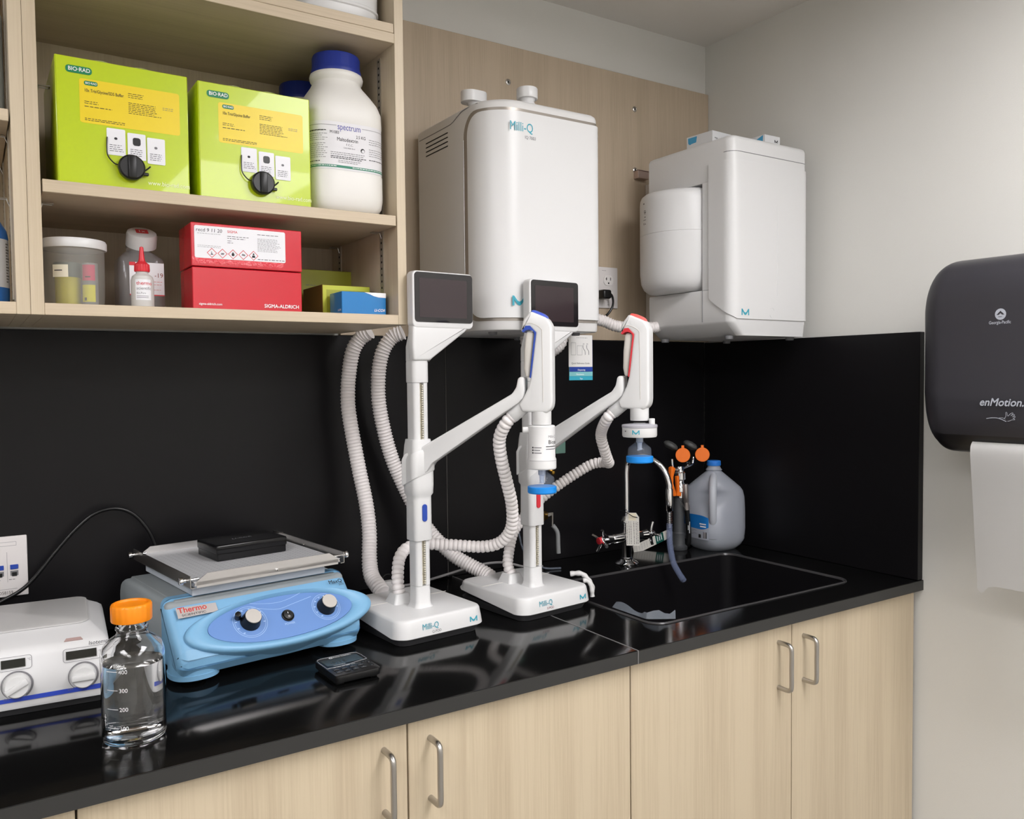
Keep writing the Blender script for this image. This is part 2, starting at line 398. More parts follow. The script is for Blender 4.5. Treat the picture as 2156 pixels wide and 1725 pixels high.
# ------------------------------------------------------------------ wall cabinets
YF = -.355
SLOT = mat('slot black', '#141312', 0.8); PIL = mat('zinc pilaster', '#b3ab9c', 0.45, metal=0.6)
def clip(x, y, z, sgn):       # wire shelf clip; sgn +1 = on the right hand side panel
    P = [(x, y, z-.014), (x-sgn*.004, y, z-.004), (x-sgn*.004, y, z-.001), (x-sgn*.02, y-.004, z-.001), (x-sgn*.02, y+.01, z-.001), (x-sgn*.004, y+.009, z-.001)]
    return B(STEEL).tube(P, .0011, 8, ds=.002)
def wall_cab(xa, xb, shelves, clips, label):
    t = thing('wall_cabinet', label, 'cabinet', ((xa+xb)/2, -.17, .603))
    for q, (a, c) in enumerate(((xa, xa+.0185), (xb-.0185, xb))):
        obj('side_panel', B(WOODE).box(a, c, YF, -.001, .603, 1.47, .0006, 1), parent=t, world=True)
        xi = xa+.0185 if q == 0 else xb-.0185; sg = 1 if q == 0 else -1
        for yy in (-.285, -.06):
            b = B(PIL).box(xi, xi+sg*.0022, yy-.008, yy+.008, .63, 1.13)
            k = .64
            while k < 1.125:
                b.box(xi+sg*.0020, xi+sg*.0024, yy-.0025, yy+.0025, k, k+.004, m=SLOT); k += .0127
            obj('pilaster_strip', b, parent=t, world=True, ang=0)
    xi0, xi1 = xa+.0187, xb-.0187
    obj('back_panel', B(WOODV).box(xi0, xi1, -.012, -.003, .603, 1.47), parent=t, world=True, ang=0)
    obj('bottom_panel', B(WOODH).box(xi0, xi1, YF, -.013, .603, .6215, .0006, 1), parent=t, world=True)
    obj('top_panel', B(WOODH).box(xi0, xi1, YF, -.013, 1.45, 1.469, .0006, 1), parent=t, world=True)
    obj('middle_panel', B(WOODH).box(xi0, xi1, YF, -.013, 1.138, 1.1565, .0006, 1), parent=t, world=True)
    for z0, z1, dx in shelves:
        obj('shelf', B(WOODH).box(xi0+dx, xi1-dx, YF+.0, -.013, z0, z1, .0008, 1), parent=t, world=True)
    for x, y, z, sg in clips:
        obj('shelf_clip', clip(x, y, z, sg), parent=t, world=True)
wall_cab(.0821, .7175, ((.792, .8115, .002), (1.157, 1.1745, .001)),
         ((.698, -.285, .79, 1), (.698, -.285, .957, 1), (.698, -.06, .79, 1), (.102, -.285, .788, -1), (.102, -.285, .975, -1)),
         'open wood grain wall cabinet holding the two lime green boxes and the red box')
wall_cab(-.5, .0817, ((.892, .910, .002), (1.157, 1.1745, .001)), ((.062, -.285, .888, 1), (.062, -.285, .79, 1), (.062, -.06, .888, 1)), 'open wood grain wall cabinet cut off by the left edge of the view')

# ------------------------------------------------------------------ things on the wall cabinet shelves
LIME = mat('lime green carton', '#b6cb14', 0.28, coat=0.3); YELL = mat('yellow label', '#e6cb1e', 0.32); DGREEN = mat('dark green print', '#0e7a4e', 0.4)
CARD = mat('white sticker', '#e4e4e8', 0.4)
def green_box(x0, x1, z0, z1, title, sub, label):
    W = x1-x0; H = z1-z0; y = -.345; D = .215
    t = thing('buffer_carton', label, 'carton', ((x0+x1)/2, y+D/2, z0), 0, 'lime green buffer cartons')
    b = B(LIME).box(-W/2, W/2, -D/2, D/2, 0, H, .0015, 2)
    b.box(-W/2+.0015, W/2-.0015, -D/2-.0008, -D/2+.001, .001, H-.001, .0004, 1)
    ox = -W/2; yy = -D/2-.0011
    F = lambda u, v: FY(ox+u*W, yy, v*H)
    def rr(u0, u1, v0, v1, r, m, dy=0):
        pts = rrect(u0*W, u1*W, v0*H, v1*H, r, 0, 5); b.poly(pts, m, FY(ox, yy-dy, 0))
    rr(.17, .93, .49, .84, .004, YELL)
    rr(.075, .265, .872, .93, .0048, DGREEN, .0003); b.text('BIO·RAD', .0086, FY(ox+.092*W, yy-.0006, .889*H), WPRINT, bold=.02, sx=.94)
    rr(.205, .305, .79, .825, .003, DGREEN, .0003); b.text('BIO·RAD', .0046, FY(ox+.214*W, yy-.0006, .800*H), WPRINT, bold=.02, sx=.94)
    b.text(title, .0072, FY(ox+.205*W, yy-.0004, .738*H), INK, bold=.008, sx=.70)
    b.words(.205*W, .33*W, [.66*H, .645*H], FY(ox, yy-.0004, 0), INK, .0012, 2)
    b.words(.205*W, .42*W, [.62*H], FY(ox, yy-.0004, 0), INK, .0014, 3)
    b.words(.205*W, .52*W, [.525*H, .512*H], FY(ox, yy-.0004, 0), INK, .0012, 4)
    b.words(.53*W, .67*W, [.775*H, .76*H, .745*H], FY(ox, yy-.0004, 0), INK, .0011, 5)
    b.words(.53*W, .79*W, [(.70-.014*k)*H for k in range(7)], FY(ox, yy-.0004, 0), INK, .0011, 6)
    b.words(.795*W, .885*W, [.70*H, .685*H], FY(ox, yy-.0004, 0), GINK, .001, 7)
    b.text(sub, .0105, FY(ox+.665*W, yy-.0004, .050*H), mat('pale lime print', '#f0f5c8', .5), bold=.006, sx=.86)
    obj('carton', b, parent=t)
    b = B(mat('clear carton film', '#c9d28a', 0.15, alpha=.5))
    for cx in (-.03, .03): b.tube([(cx-.022, -D/2+.02, H), (cx-.015, -D/2+.02, H+.004), (cx, -D/2+.02, H+.0065), (cx+.015, -D/2+.02, H+.004), (cx+.022, -D/2+.02, H)], .0016, 8, smooth=4, ds=.003)
    obj('carry_strap', b, parent=t)
    b = B(CARD)
    for k, u in enumerate((.36, .515, .665)):
        v1 = .475-.018*k; h = .215; d = .0006+.0002*k
        pts = rrect((u)*W, (u+.14)*W, (v1-h)*H, v1*H, .0018, 0, 3); b.poly(pts, CARD, FY(ox, yy-d, 0))
        b.words((u+.02)*W, (u+.125)*W, [(v1-.135-.016*q)*H for q in range(4)], FY(ox, yy-d-.0003, 0), INK, .0011, 10+k)
        if k == 1: b.poly(rrect((u+.04)*W, (u+.10)*W, (v1-.10)*H, (v1-.035)*H, .0035, 0, 4), BLACK, FY(ox, yy-d-.0003, 0))
        else: b.poly(rrect((u+.055)*W, (u+.08)*W, (v1-.09)*H, (v1-.07)*H, .002, 0, 4), INK if k == 0 else GINK, FY(ox, yy-d-.0003, 0))
    obj('instruction_sticker', b, parent=t)
    sx, sz = ox+.535*W, .165*H
    R90 = Matrix.Translation((sx, -D/2, sz)) @ Matrix.Rotation(PI/2, 4, 'X')
    b = B(BLACK).lathe([(0.0, 0), (.0190, 0), (.0195, .004), (.0205, .008), (.0200, .0145), (.0175, .0165), (0, .0165)], seg=40, xf=R90, flute=.0003, nfl=30, frange=(.003, .013))
    b.box(-.006, .006, -.0175, .0175, .0155, .0205, .0015, 2, xf=R90)
    b.box(.016, .026, -.010, -.005, .004, .009, .001, 1, xf=R90)
    st = obj('spout_cap', b, parent=t)
    yb = -D/2-.006
    b = B(BLACK).tube([(sx-.018, yb-.003, sz+.002), (sx-.026, yb-.002, sz+.005), (sx-.034, yb, sz+.016), (sx-.035, yb+.001, sz+.03), (sx-.034, yb+.003, sz+.046)], .0010, 8, smooth=6, ds=.002)
    obj('strap', b, parent=st)
    b = B(BLACK).tube([(sx+.018, yb-.002, sz-.004), (sx+.024, yb-.001, sz+.001), (sx+.029, yb, sz+.006)], .0012, 8, smooth=5, ds=.002)
    obj('pull_tab', b, parent=st)
green_box(.125, .3215, .8115, 1.0085, '10x Tris/Glycine/SDS Buffer', 'www.bio-rad.com', 'lime green carton with black spout cap at the left end of the shelf')
green_box(.3375, .5325, .8115, 1.0065, '10x Tris/Glycine Buffer', 'www.bio-rad.com', 'lime green carton with black spout cap next to the big white bottle')

HDPE = mat('white HDPE', '#dfddd8', 0.42); NAVY = mat('navy cap', '#1c2f86', 0.45)
def big_bottle(cx, cy, z0, s, label, full):
    t = thing('powder_bottle', label, 'bottle', (cx, cy, z0), 0)
    secs = []
    for z, r, p in ((0, .058, 4), (.004, .066, 4), (.016, .0725, 4.2), (.03, .0745, 4.2), (.075, .0745, 4.2), (.078, .0735, 4.2), (.165, .0735, 4.2), (.168, .0745, 4.2), (.195, .0742, 4.0), (.212, .070, 3.4), (.230, .061, 2.7), (.247, .050, 2.2), (.2555, .0462, 2), (.258, .0462, 2), (.262, .0500, 2), (.268, .0512, 2), (.273, .0500, 2), (.276, .0455, 2), (.29, .044, 2)):
        secs.append(sellipse(0, 0, r*s, r*s, z*s, p, 56))
    obj('bottle_body', B(HDPE).loft(secs), parent=t, ang=50)
    obj('cap', B(NAVY).lathe([(.0, .272), (.0475, .272), (.0482, .278), (.047, .283), (.0458, .286), (.0455, .306), (.044, .3095), (.040, .310), (.0, .310)], seg=96, flute=.0004, nfl=60, frange=(.282, .307), xf=Matrix.Scale(s, 4)), parent=t)
    if full:
        LBL = mat('bottle label', '#dad9dc', 0.45); GRB = mat('label green band', '#2f7f66', 0.5); SP = mat('indigo print', '#4a4fa0', 0.5)
        def surf(u, z, d=0.0):       # unroll the rounded-square body; u = distance from the middle of the face that looks towards (-x+y) -y
            per = surf.per; L = surf.L
            s_ = (u+surf.off) % surf.tot; j = 0
            import bisect
            j = min(len(L)-2, max(0, bisect.bisect_right(L, s_)-1)); f = (s_-L[j])/max(1e-9, L[j+1]-L[j])
            p = per[j].lerp(per[j+1], f); n = (per[j+1]-per[j]).normalized(); nn = Vector((n.y, -n.x))
            return (p.x+nn.x*d, p.y+nn.y*d, z)
        P = [Vector((q[0], q[1])) for q in sellipse(0, 0, .0736, .0736, 0, 4.2, 240)]; P.append(P[0].copy()); L = [0]
        for a, c in zip(P, P[1:]): L.append(L[-1]+(c-a).length)
        surf.per, surf.L, surf.tot = P, L, L[-1]; surf.off = L[180]-.006      # -y direction
        def wrapmesh(bb, m, fn, d):
            tt = bmesh.new(); fn(tt)
            for v in tt.verts: v.co = surf(v.co.x, v.co.y, d)
            bb.add(tt, m)
        def quad(tt, u0, u1, z0_, z1_):
            k = max(1, int((u1-u0)/.004)); r0 = [tt.verts.new((u0+(u1-u0)*i/k, z0_, 0)) for i in range(k+1)]; r1_ = [tt.verts.new((u0+(u1-u0)*i/k, z1_, 0)) for i in range(k+1)]
            for i in range(k): tt.faces.new((r0[i], r0[i+1], r1_[i+1], r1_[i]))
        b = B(LBL); z0_, z1_ = .078, .166
        wrapmesh(b, LBL, lambda tt: quad(tt, -.11, .11, z0_, z1_), .0004)
        wrapmesh(b, GRB, lambda tt: quad(tt, -.11, .11, .0815, .0862), .0007)
        wrapmesh(b, GINK, lambda tt: quad(tt, -.11, -.024, .1585, .1592), .0007); wrapmesh(b, GINK, lambda tt: quad(tt, .026, .11, .1585, .1592), .0007)
        def tx(str_, size, u, z, m, bold=0.0, sx=1.0, al='LEFT'):
            tt = bmesh.new(); tt.from_mesh(text_mesh(str_, bold, al))
            for v in tt.verts: v.co = (u+v.co.x*size*sx, z+v.co.y*size, 0)
            bmesh.ops.subdivide_edges(tt, edges=[e for e in tt.edges if e.calc_length() > .004], cuts=1)
            for v in tt.verts: v.co = surf(v.co.x, v.co.y, .0008)
            b.add(tt, m)
        tx('spectrum', .0165, -.0225, .152, SP, .01, .74)
        tx('M1083', .0080, -.037, .1435, INK, .02, .8); tx('2.5 KG', .0080, .014, .1395, INK, .02, .85)
        tx('Maltodextrin', .0098, -.024, .131, INK, .025, .82); tx('F.C.C.', .0056, -.006, .1235, GINK); tx('CAS 9050-36-6', .0036, -.011, .118, GINK)
        def wl(u0, u1, zs, h, seed, m=INK):
            r = random.Random(seed)
            def f(tt):
                for z in zs:
                    x = u0
                    while x < u1-.003*r.random()*4:
                        l = r.uniform(.002, .006); quad(tt, x, min(x+l, u1), z, z+h); x += l+.0011
            wrapmesh(b, m, f, .0008)
        wl(-.036, .034, [.109, .1055], .0010, 1, GINK); wl(-.036, .036, [.1015, .0985], .0013, 2); wl(-.022, .026, [.0945, .0915], .0009, 3, GINK)
        wl(-.095, -.041, [.148, .1475-.004*0], .0014, 4); wl(-.095, -.041, [.142-.0038*k for k in range(4)], .0008, 5, GINK); wl(-.095, -.041, [.124-.0036*k for k in range(8)], .0008, 6, GINK)
        wl(-.09, -.05, [.0915], .0015, 7); wl(.040, .10, [.140-.004*k for k in range(3)], .0009, 8, GINK); wl(.040, .10, [.122-.004*k for k in range(4)], .0009, 9, GINK); wl(.04, .10, [.102], .0014, 10)
        wl(-.1, -.02, [.0835], .0012, 11, WPRINT); wl(.006, .1, [.0835], .0012, 12, WPRINT)
        def ringf(tt):
            for k in range(24):
                a0, a1 = 2*PI*k/24, 2*PI*(k+1)/24; r_ = .0042; q = .0014*(1+math.cos(a0-2.2))/1.2
                tt.faces.new([tt.verts.new((.027+rr_*math.cos(a), .118+rr_*math.sin(a), 0)) for rr_, a in ((r_-q-.0003, a0), (r_, a0), (r_, a1), (r_-q-.0003, a1))])
        wrapmesh(b, INK, ringf, .0008)
        obj('label', b, parent=t, ang=50)
    return t
big_bottle(.616, -.2655, .8115, 1.0, 'large white powder bottle with navy cap and printed wrap label', True)
big_bottle(.607, -.0885, .8115, .985, 'white bottle with navy cap hidden behind the large powder bottle', False)

# jar with a white lid
t = thing('specimen_jar', 'wide clear plastic jar with white lid, coloured vials inside, at shelf left', 'jar', (.1515, -.27, .6215))
JARP = mat('cloudy plastic', '#b9b7b0', 0.35, alpha=.33, spec=.5)
obj('jar_body', B(JARP).lathe([(.0, .0005), (.040, .0005), (.0435, .004), (.0445, .02), (.0455, .09), (.045, .096)], seg=48), parent=t)
obj('lid', B(WHITE).lathe([(0, .095), (.0485, .095), (.0492, .097), (.0492, .107), (.0475, .110), (.0, .1105)], seg=48), parent=t)
b = B(CARD)
def cylquad(b, r, a0, a1, z0, z1, m, n=8, c=(0, 0)):
    t_ = bmesh.new(); lo = []; hi = []
    for i in range(n+1):
        a = a0+(a1-a0)*i/n; lo.append(t_.verts.new((c[0]+r*math.cos(a), c[1]+r*math.sin(a), z0))); hi.append(t_.verts.new((c[0]+r*math.cos(a), c[1]+r*math.sin(a), z1)))
    for i in range(n): t_.faces.new((lo[i], lo[i+1], hi[i+1], hi[i]))
    b.add(t_, m)
cylquad(b, .0461, math.radians(222), math.radians(253), .046, .066, mat('cream sticker', '#e3ddc8', .5)); cylquad(b, .0464, math.radians(226), math.radians(242), .056, .0575, INK)
obj('label', b, parent=t)
t2 = thing('reagent_tub', 'yellow tub inside the clear jar with white lid', 'tub', (.142, -.262, .6235)); b = B(mat('yellow tub', '#d8cf18', .5)).lathe([(0, 0), (.018, 0), (.019, .002), (.0195, .048), (.0, .048)], seg=32)
obj('tub_body', b, parent=t2); obj('lid', B(mat('smoky lid', '#56645c', .4)).lathe([(0, .048), (.0205, .048), (.0205, .072), (.0, .073)], seg=32), parent=t2)
t2 = thing('small_vial', 'small vial with a pink label standing in the clear jar', 'vial', (.173, -.284, .6225)); b = B(mat('grey vial', '#8f9090', .4)).lathe([(0, 0), (.0115, 0), (.0118, .002), (.0118, .072), (.0, .073)], seg=28)
cylquad(b, .0121, math.radians(195), math.radians(300), .043, .069, mat('pink label', '#d8406a', .5)); cylquad(b, .0121, math.radians(185), math.radians(300), .008, .036, mat('yellow vial label', '#e6e03c', .5)); cylquad(b, .0123, math.radians(215), math.radians(235), .010, .015, INK); cylquad(b, .0123, math.radians(225), math.radians(265), .048, .050, INK)
obj('vial_body', b, parent=t2)
# square bottle
t = thing('square_bottle', 'clear square plastic bottle with white screw cap and red sticker on top', 'bottle', (.258, -.225, .6215))
CLB = mat('clear bottle plastic', '#9c9a9c', 0.12, alpha=.38, spec=.9)
b = B(CLB).loft([sellipse(0, 0, r, r, z, p, 48) for z, r, p in ((.001, .030, 6), (.004, .036, 6), (.012, .038, 6), (.084, .038, 6), (.092, .036, 5), (.100, .028, 3), (.106, .021, 2), (.118, .021, 2))])
obj('bottle_body', b, parent=t)
b = B(WHITE).lathe([(0, .112), (.0252, .112), (.0252, .132), (.0238, .1365), (.021, .138), (0, .1385)], seg=64, flute=.0003, nfl=48, frange=(.113, .131)).poly([(-.010, -.008, .1388), (.010, -.008, .1388), (.010, .010, .1388), (-.010, .010, .1388)], REDP).text('1x', .012, Matrix.Translation((-.007, -.003, .1391)), WPRINT, bold=.02)
bmesh.ops.transform(b.bm, matrix=Matrix.Translation((.004, -.004, .124)) @ Matrix.Rotation(math.radians(30), 4, 'X') @ Matrix.Translation((0, 0, -.120)), verts=b.bm.verts)
obj('cap', b, parent=t)
b = B(CARD); F = FY(0, -.0386, 0)
b.poly([(-.022, .028, 0), (.034, .028, 0), (.034, .083, 0), (-.022, .083, 0)], CARD, F); F = FY(0, -.0389, 0)
b.poly([(-.022, .077, 0), (-.012, .077, 0), (-.012, .083, 0), (-.022, .083, 0)], REDP, F); b.poly([(-.022, .026, 0), (.034, .026, 0), (.034, .028, 0), (-.022, .028, 0)], REDP, F)
b.text('-19', .011, FY(.018, -.0389, .058), mat('brown pen', '#8a4a3a', .6)); b.words(.016, .032, [.05, .045, .036], F, REDP, .0009, 1)
obj('label', b, parent=t)
# dropper
t = thing('dropper_bottle', 'small dropper bottle with red pointed cap in front of the square bottle', 'bottle', (.2475, -.317, .6215))
LD = mat('milky plastic', '#cfcdca', 0.4, alpha=.86)
obj('bottle_body', B(LD).lathe([(0, .0005), (.0165, .0005), (.0178, .002), (.0180, .045), (.016, .052), (.0098, .057), (.0095, .062)], seg=36), parent=t)
obj('cap', B(REDP).lathe([(0, .060), (.0115, .060), (.0120, .062), (.0115, .072), (.006, .077), (.0045, .082), (.0030, .101), (.0, .1025)], seg=40, flute=.0004, nfl=20, frange=(.061, .073)), parent=t)
b = B(CARD); cylquad(b, .01815, math.radians(225), math.radians(305), .012, .046, CARD, 10)
b.text('thermo', .0085, None, REDP, bold=.01, cyl=(0, 0, .0184, math.radians(231), .037)); b.text('scientific', .0070, None, GINK, cyl=(0, 0, .0184, math.radians(231), .029)); b.text('Bio-Pure', .0042, None, GINK, cyl=(0, 0, .0184, math.radians(231), .022))
for zz in (.018, .0155): cylquad(b, .0184, math.radians(231), math.radians(290), zz, zz+.0008, GINK)
obj('label', b, parent=t)
# red kit box
RED = mat('red carton', '#c9182c', 0.22, coat=0.4)
t = thing('kit_box', 'two part bright red kit box with hazard label standing on the bottom shelf', 'box', (.419, -.290, .6215))
b = B(RED).box(-.0955, .0955, -.046, .046, 0, .072, .0012, 1); Fr = lambda x, z, d=0: FY(x, -.0472-d, z)
b.text('SIGMA-ALDRICH', .0088, Fr(.026, .0065, .0002), WPRINT, bold=.035, sx=.97); b.text('sigma-aldrich.com', .0054, Fr(-.086, .0075, .0002), WPRINT, bold=.03)
obj('box_base', b, parent=t)
b = B(RED).box(-.0965, .0965, -.047, .047, .0735, .1475, .0012, 1)
TAPE = mat('glossy tape over carton', '#d32337', 0.1, bump=1.0, bscale=120, coat=1)
b.poly([(-.095, .078, 0), (.062, .078, 0), (.062, .092, 0), (-.095, .092, 0)], TAPE, Fr(0, 0, .0004))
obj('box_lid', b, parent=t)
b = B(CARD); b.poly(rrect(-.091, .066, .0875, .1425, .003, 0, 4), CARD, Fr(0, 0, .0006)); G = Fr(0, 0, .0009)
b.text('recd 9 11 20', .0085, Fr(-.0885, .1325, .0009), mat('pen ink', '#2c2c36', .5), shear=.1); b.text('SIGMA', .0060, Fr(-.036, .1335, .0009), REDP, bold=.02)
b.words(-.036, .002, [.127, .1235], G, INK, .0012, 1); b.words(-.036, -.026, [.1195, .116], G, INK, .001, 2); b.words(-.086, -.045, [.129], G, GINK, .0008, 3); b.words(-.086, -.045, [.1085, .106], G, GINK, .0008, 4)
b.words(.016, .060, [.134], G, INK, .0012, 5); b.words(.016, .060, [.127-.0022*k for k in range(11)], G, GINK, .0009, 6); b.words(.016, .064, [.0905], G, INK, .0014, 7, False)
for k in range(5):
    cx, cz = -.0625+.0178*k, .0965+.0004; r = .0085
    for q in range(4):
        a0, a1 = PI/2*q, PI/2*(q+1)
        b.poly([(cx+rr_*math.cos(a), cz+rr_*math.sin(a), 0) for rr_, a in ((r, a0), (r, a1), (r-.0013, a1), (r-.0013, a0))], REDP, G)
    if k == 0: b.poly([(cx-.003, cz-.003, 0), (cx+.003, cz-.003, 0), (cx, cz-.001, 0)], INK, G).poly([(cx-.001, cz-.001, 0), (cx+.0005, cz-.001, 0), (cx-.001, cz+.004, 0)], INK, G)
    if k == 1: b.poly([(cx-.003, cz-.002, 0), (cx+.002, cz-.002, 0), (cx+.003, cz+.001, 0), (cx-.002, cz+.001, 0)], GINK, G)
    if k == 2: b.poly([(cx-.002, cz-.003, 0), (cx+.002, cz-.003, 0), (cx+.0025, cz, 0), (cx, cz+.004, 0), (cx-.0025, cz, 0)], INK, G)
    if k == 3: b.poly([(cx-.003, cz-.001, 0), (cx+.003, cz-.002, 0), (cx+.003, cz+.001, 0), (cx-.002, cz+.002, 0)], GINK, G)
    if k == 4: b.poly(rrect(cx-.0015, cx+.0015, cz+.001, cz+.004, .0013, 0, 3), INK, G).poly([(cx-.0032, cz-.0035, 0), (cx+.0032, cz-.0035, 0), (cx+.002, cz+.0005, 0), (cx-.002, cz+.0005, 0)], INK, G)
obj('label', b, parent=t)
# green, brown and blue boxes
OLIVE = mat('olive lime carton', '#a9ad35', 0.4)
t = thing('gel_box', 'olive green box standing at the back behind the brown and blue boxes', 'box', (.6425, -.075, .6215))
b = B(OLIVE).box(-.0575, .0575, -.045, .045, 0, .1085, .001, 1); F = FY(0, -.0458, 0)
b.words(-.045, -.02, [.075], F, GINK, .0014, 1); b.words(-.045, .0, [.062, .054], F, INK, .0016, 2); b.words(.0, .02, [.07, .067, .064], F, GINK, .0008, 3); b.words(.024, .029, [.068, .065, .062, .059], F, INK, .0022, 4); b.words(.033, .038, [.068, .065, .062, .059], F, INK, .0022, 5)
obj('box_body', b, parent=t)
t = thing('comb_box', 'lime fronted box with brown sides behind the bright blue box', 'box', (.636, -.1935, .6215), 0)
b = B(mat('brown card', '#7a6426', .6)).box(-.0505, .0505, -.055, .055, 0, .0635, .0008, 1); F = FY(0, -.0558, 0)
b.poly([(-.0495, .001, 0), (.0495, .001, 0), (.0495, .0625, 0), (-.0495, .0625, 0)], mat('pale lime print face', '#c9d045', .4), F); b.poly([(-.042, .006, 0), (.042, .006, 0), (.042, .054, 0), (-.042, .054, 0)], OLIVE, FY(0, -.0561, 0))
obj('box_body', b, parent=t)
LB = mat('li blue carton', '#1177bd', 0.25, coat=.3)
t = thing('blue_box', 'low bright blue carton with white swoosh in front of the brown sided box', 'box', (.6435, -.293, .6215), 0)
b = B(LB).box(-.0455, .0455, -.0265, .036, 0, .0445, .0008, 1); F = FY(0, -.0272, 0)
b.poly([(0, .0443, 0), (.010, .0415, 0), (.02, .0375, 0), (.03, .0355, 0), (.0453, .0350, 0), (.0453, .0443, 0)], WPRINT, F); b.text('LI-COR', .0072, FY(.020, -.0272, .008), WPRINT, bold=.03, shear=.25)
b.text('LI-COR', .005, frame((-.0458, -.006, .008), (0, -1, 0), (0, 0, 1)), WPRINT, bold=.03, shear=.25)
obj('box_body', b, parent=t)
# left cabinet
t = thing('wash_bottle', 'white round bottle with blue shoulder and base at the left edge, lower shelf', 'bottle', (.0175, -.278, .6215))
obj('bottle_body', B(mat('blue bottle', '#2a6fc0', .35)).lathe([(0, .0005), (.038, .0005), (.0405, .004), (.041, .02), (.041, .105), (.039, .116), (.030, .132), (.015, .142), (.012, .160), (0, .161)], seg=48), parent=t)
b = B(CARD); cylquad(b, .0413, math.radians(200), math.radians(350), .026, .101, mat('label white cold', '#d9dde6', .5), 30)
for k in range(14): cylquad(b, .0416, math.radians(330), math.radians(338+(k % 3)*3), .034+k*.0045, .0365+k*.0045, GINK)
obj('label', b, parent=t)
t = thing('storage_canister', 'pale blue grey canister at the left edge of the upper shelf', 'canister', (.0005, -.2855, .910))
b = B(mat('grey blue canister', '#b4bfc6', .35)).lathe([(0, .0005), (.056, .0005), (.0585, .003), (.059, .02), (.059, .155), (.056, .165), (.045, .172), (.04, .176), (.04, .19), (0, .191)], seg=48)
obj('canister_body', b, parent=t)
t = thing('plastic_tub', 'white plastic tub on the topmost shelf, cut off by the top edge', 'tub', (.606, -.258, 1.1745))
obj('tub_body', B(WHITE).loft([sellipse(0, 0, r, r*.95, z, 3, 48) for z, r in ((.0005, .078), (.004, .083), (.012, .0855), (.022, .086), (.024, .0885), (.028, .0885), (.03, .0865), (.12, .0885))]), parent=t)
obj('lid', B(WHITE).loft([sellipse(0, 0, r, r*.95, z, 3, 48) for z, r in ((.12, .091), (.122, .092), (.138, .092), (.141, .088))]), parent=t)
# ------------------------------------------------------------------ wall mounted water purifier
def plan_path(pts, step=.004):
    P = [Vector(p) for p in pts]; return resample(P, step)[0]
class Wrap:      # a vertical surface that follows a plan curve: (s, z) -> point
    def __init__(s, pts):
        s.P = [Vector((p[0], p[1], 0)) for p in pts]; s.L = [0]
        for a, c in zip(s.P, s.P[1:]): s.L.append(s.L[-1]+(c-a).length)
        s.tot = s.L[-1]
    def at(s, u, z, d=0.0):
        import bisect
        j = min(len(s.L)-2, max(0, bisect.bisect_right(s.L, u)-1)); f = (u-s.L[j])/max(1e-9, s.L[j+1]-s.L[j])
        p = s.P[j].lerp(s.P[j+1], f)
        def nrm(k):
            k = max(0, min(len(s.P)-2, k)); t = (s.P[k+1]-s.P[k]).normalized(); return Vector((t.y, -t.x, 0))
        n = (nrm(j-1)*(1-f)*.5+nrm(j)*(.5)+nrm(j+1)*f*.5).normalized()
        return Vector((p.x+n.x*d, p.y+n.y*d, z))
    def patch(s, b, m, u0, u1, z0, z1, r, d0, d1, nu=60, nz=40, rfun=None):
        """raised sheet with rounded corners between offsets d0 (base) and d1 (face)"""
        zs = sorted(set([z0+r*(1-math.cos(PI/2*i/8)) for i in range(9)] + [z1-r*(1-math.cos(PI/2*i/8)) for i in range(9)] + [z0+r+(z1-z0-2*r)*i/nz for i in range(nz+1)]))
        t = bmesh.new(); rows = []; ed = []
        for z in zs:
            dz = max(0, (z0+r)-z, z-(z1-r)); ins = r-math.sqrt(max(0, r*r-dz*dz))
            a, c = u0+ins, u1-ins; rows.append([t.verts.new(s.at(a+(c-a)*i/nu, z, d1)) for i in range(nu+1)])
        for A, D in zip(rows, rows[1:]):
            for i in range(nu): t.faces.new((A[i], A[i+1], D[i+1], D[i]))
        be = [e for e in t.edges if e.is_boundary]
        ret = bmesh.ops.extrude_edge_only(t, edges=be)
        vs = [v for v in ret['geom'] if isinstance(v, bmesh.types.BMVert)]
        cen = {}
        for v in vs:
            best = None                                            # push the skirt back towards the body
            j = min(range(0, len(s.P), 1), key=lambda k: (s.P[k].x-v.co.x)**2+(s.P[k].y-v.co.y)**2)
            k = max(0, min(len(s.P)-2, j)); tg = (s.P[min(k+1, len(s.P)-1)]-s.P[max(0, k-1)]).normalized(); n = Vector((tg.y, -tg.x, 0)); v.co += n*(d0-d1)
        b.add(t, m)
def arc(cx, cy, r, a0, a1, n=12): return [(cx+r*math.cos(math.radians(a0+(a1-a0)*i/n)), cy+r*math.sin(math.radians(a0+(a1-a0)*i/n))) for i in range(n+1)]

UX0, UX1, UYF, UZ0, UZ1 = .915, 1.2065, -.345, .5985, 1.086
SHADEW = mat('shaded white plastic', '#d8d0c6', 0.42)  # white plastic with warm shade put into its colour
t = thing('water_purifier', 'tall white wall mounted unit on the wood panel, left of the smaller white unit', 'water purifier', ((UX0+UX1)/2, -.17, UZ0))
plan = [(UX0, -.022)] + arc(UX0+.078, UYF+.078, .078, 180, 270, 16) + arc(UX1-.018, UYF+.018, .018, 270, 360, 8) + [(UX1, -.022)]
def inset(pl, d): 
    cx, cy = (UX0+UX1)/2, -.17
    return [(x+(d if x < cx else -d)*min(1, abs(x-cx)/.1), y+(d if y < cy else -d)) for x, y in pl]
b = B(WHITEM)
b.loft([[(x, y, z) for x, y in inset(plan, d)] for z, d in ((UZ0, .004), (UZ0+.0015, .0012), (UZ0+.005, 0), (UZ1-.012, 0), (UZ1-.0055, .002), (UZ1-.0015, .006), (UZ1, .012))])
obj('housing', b, parent=t, world=True, ang=40)
W = Wrap(plan_path(plan, .003))
sF = .2225                                                          # where the front cover starts on the left side
TAUPE = mat('taupe trim groove', '#9a938b', .35, metal=.5)
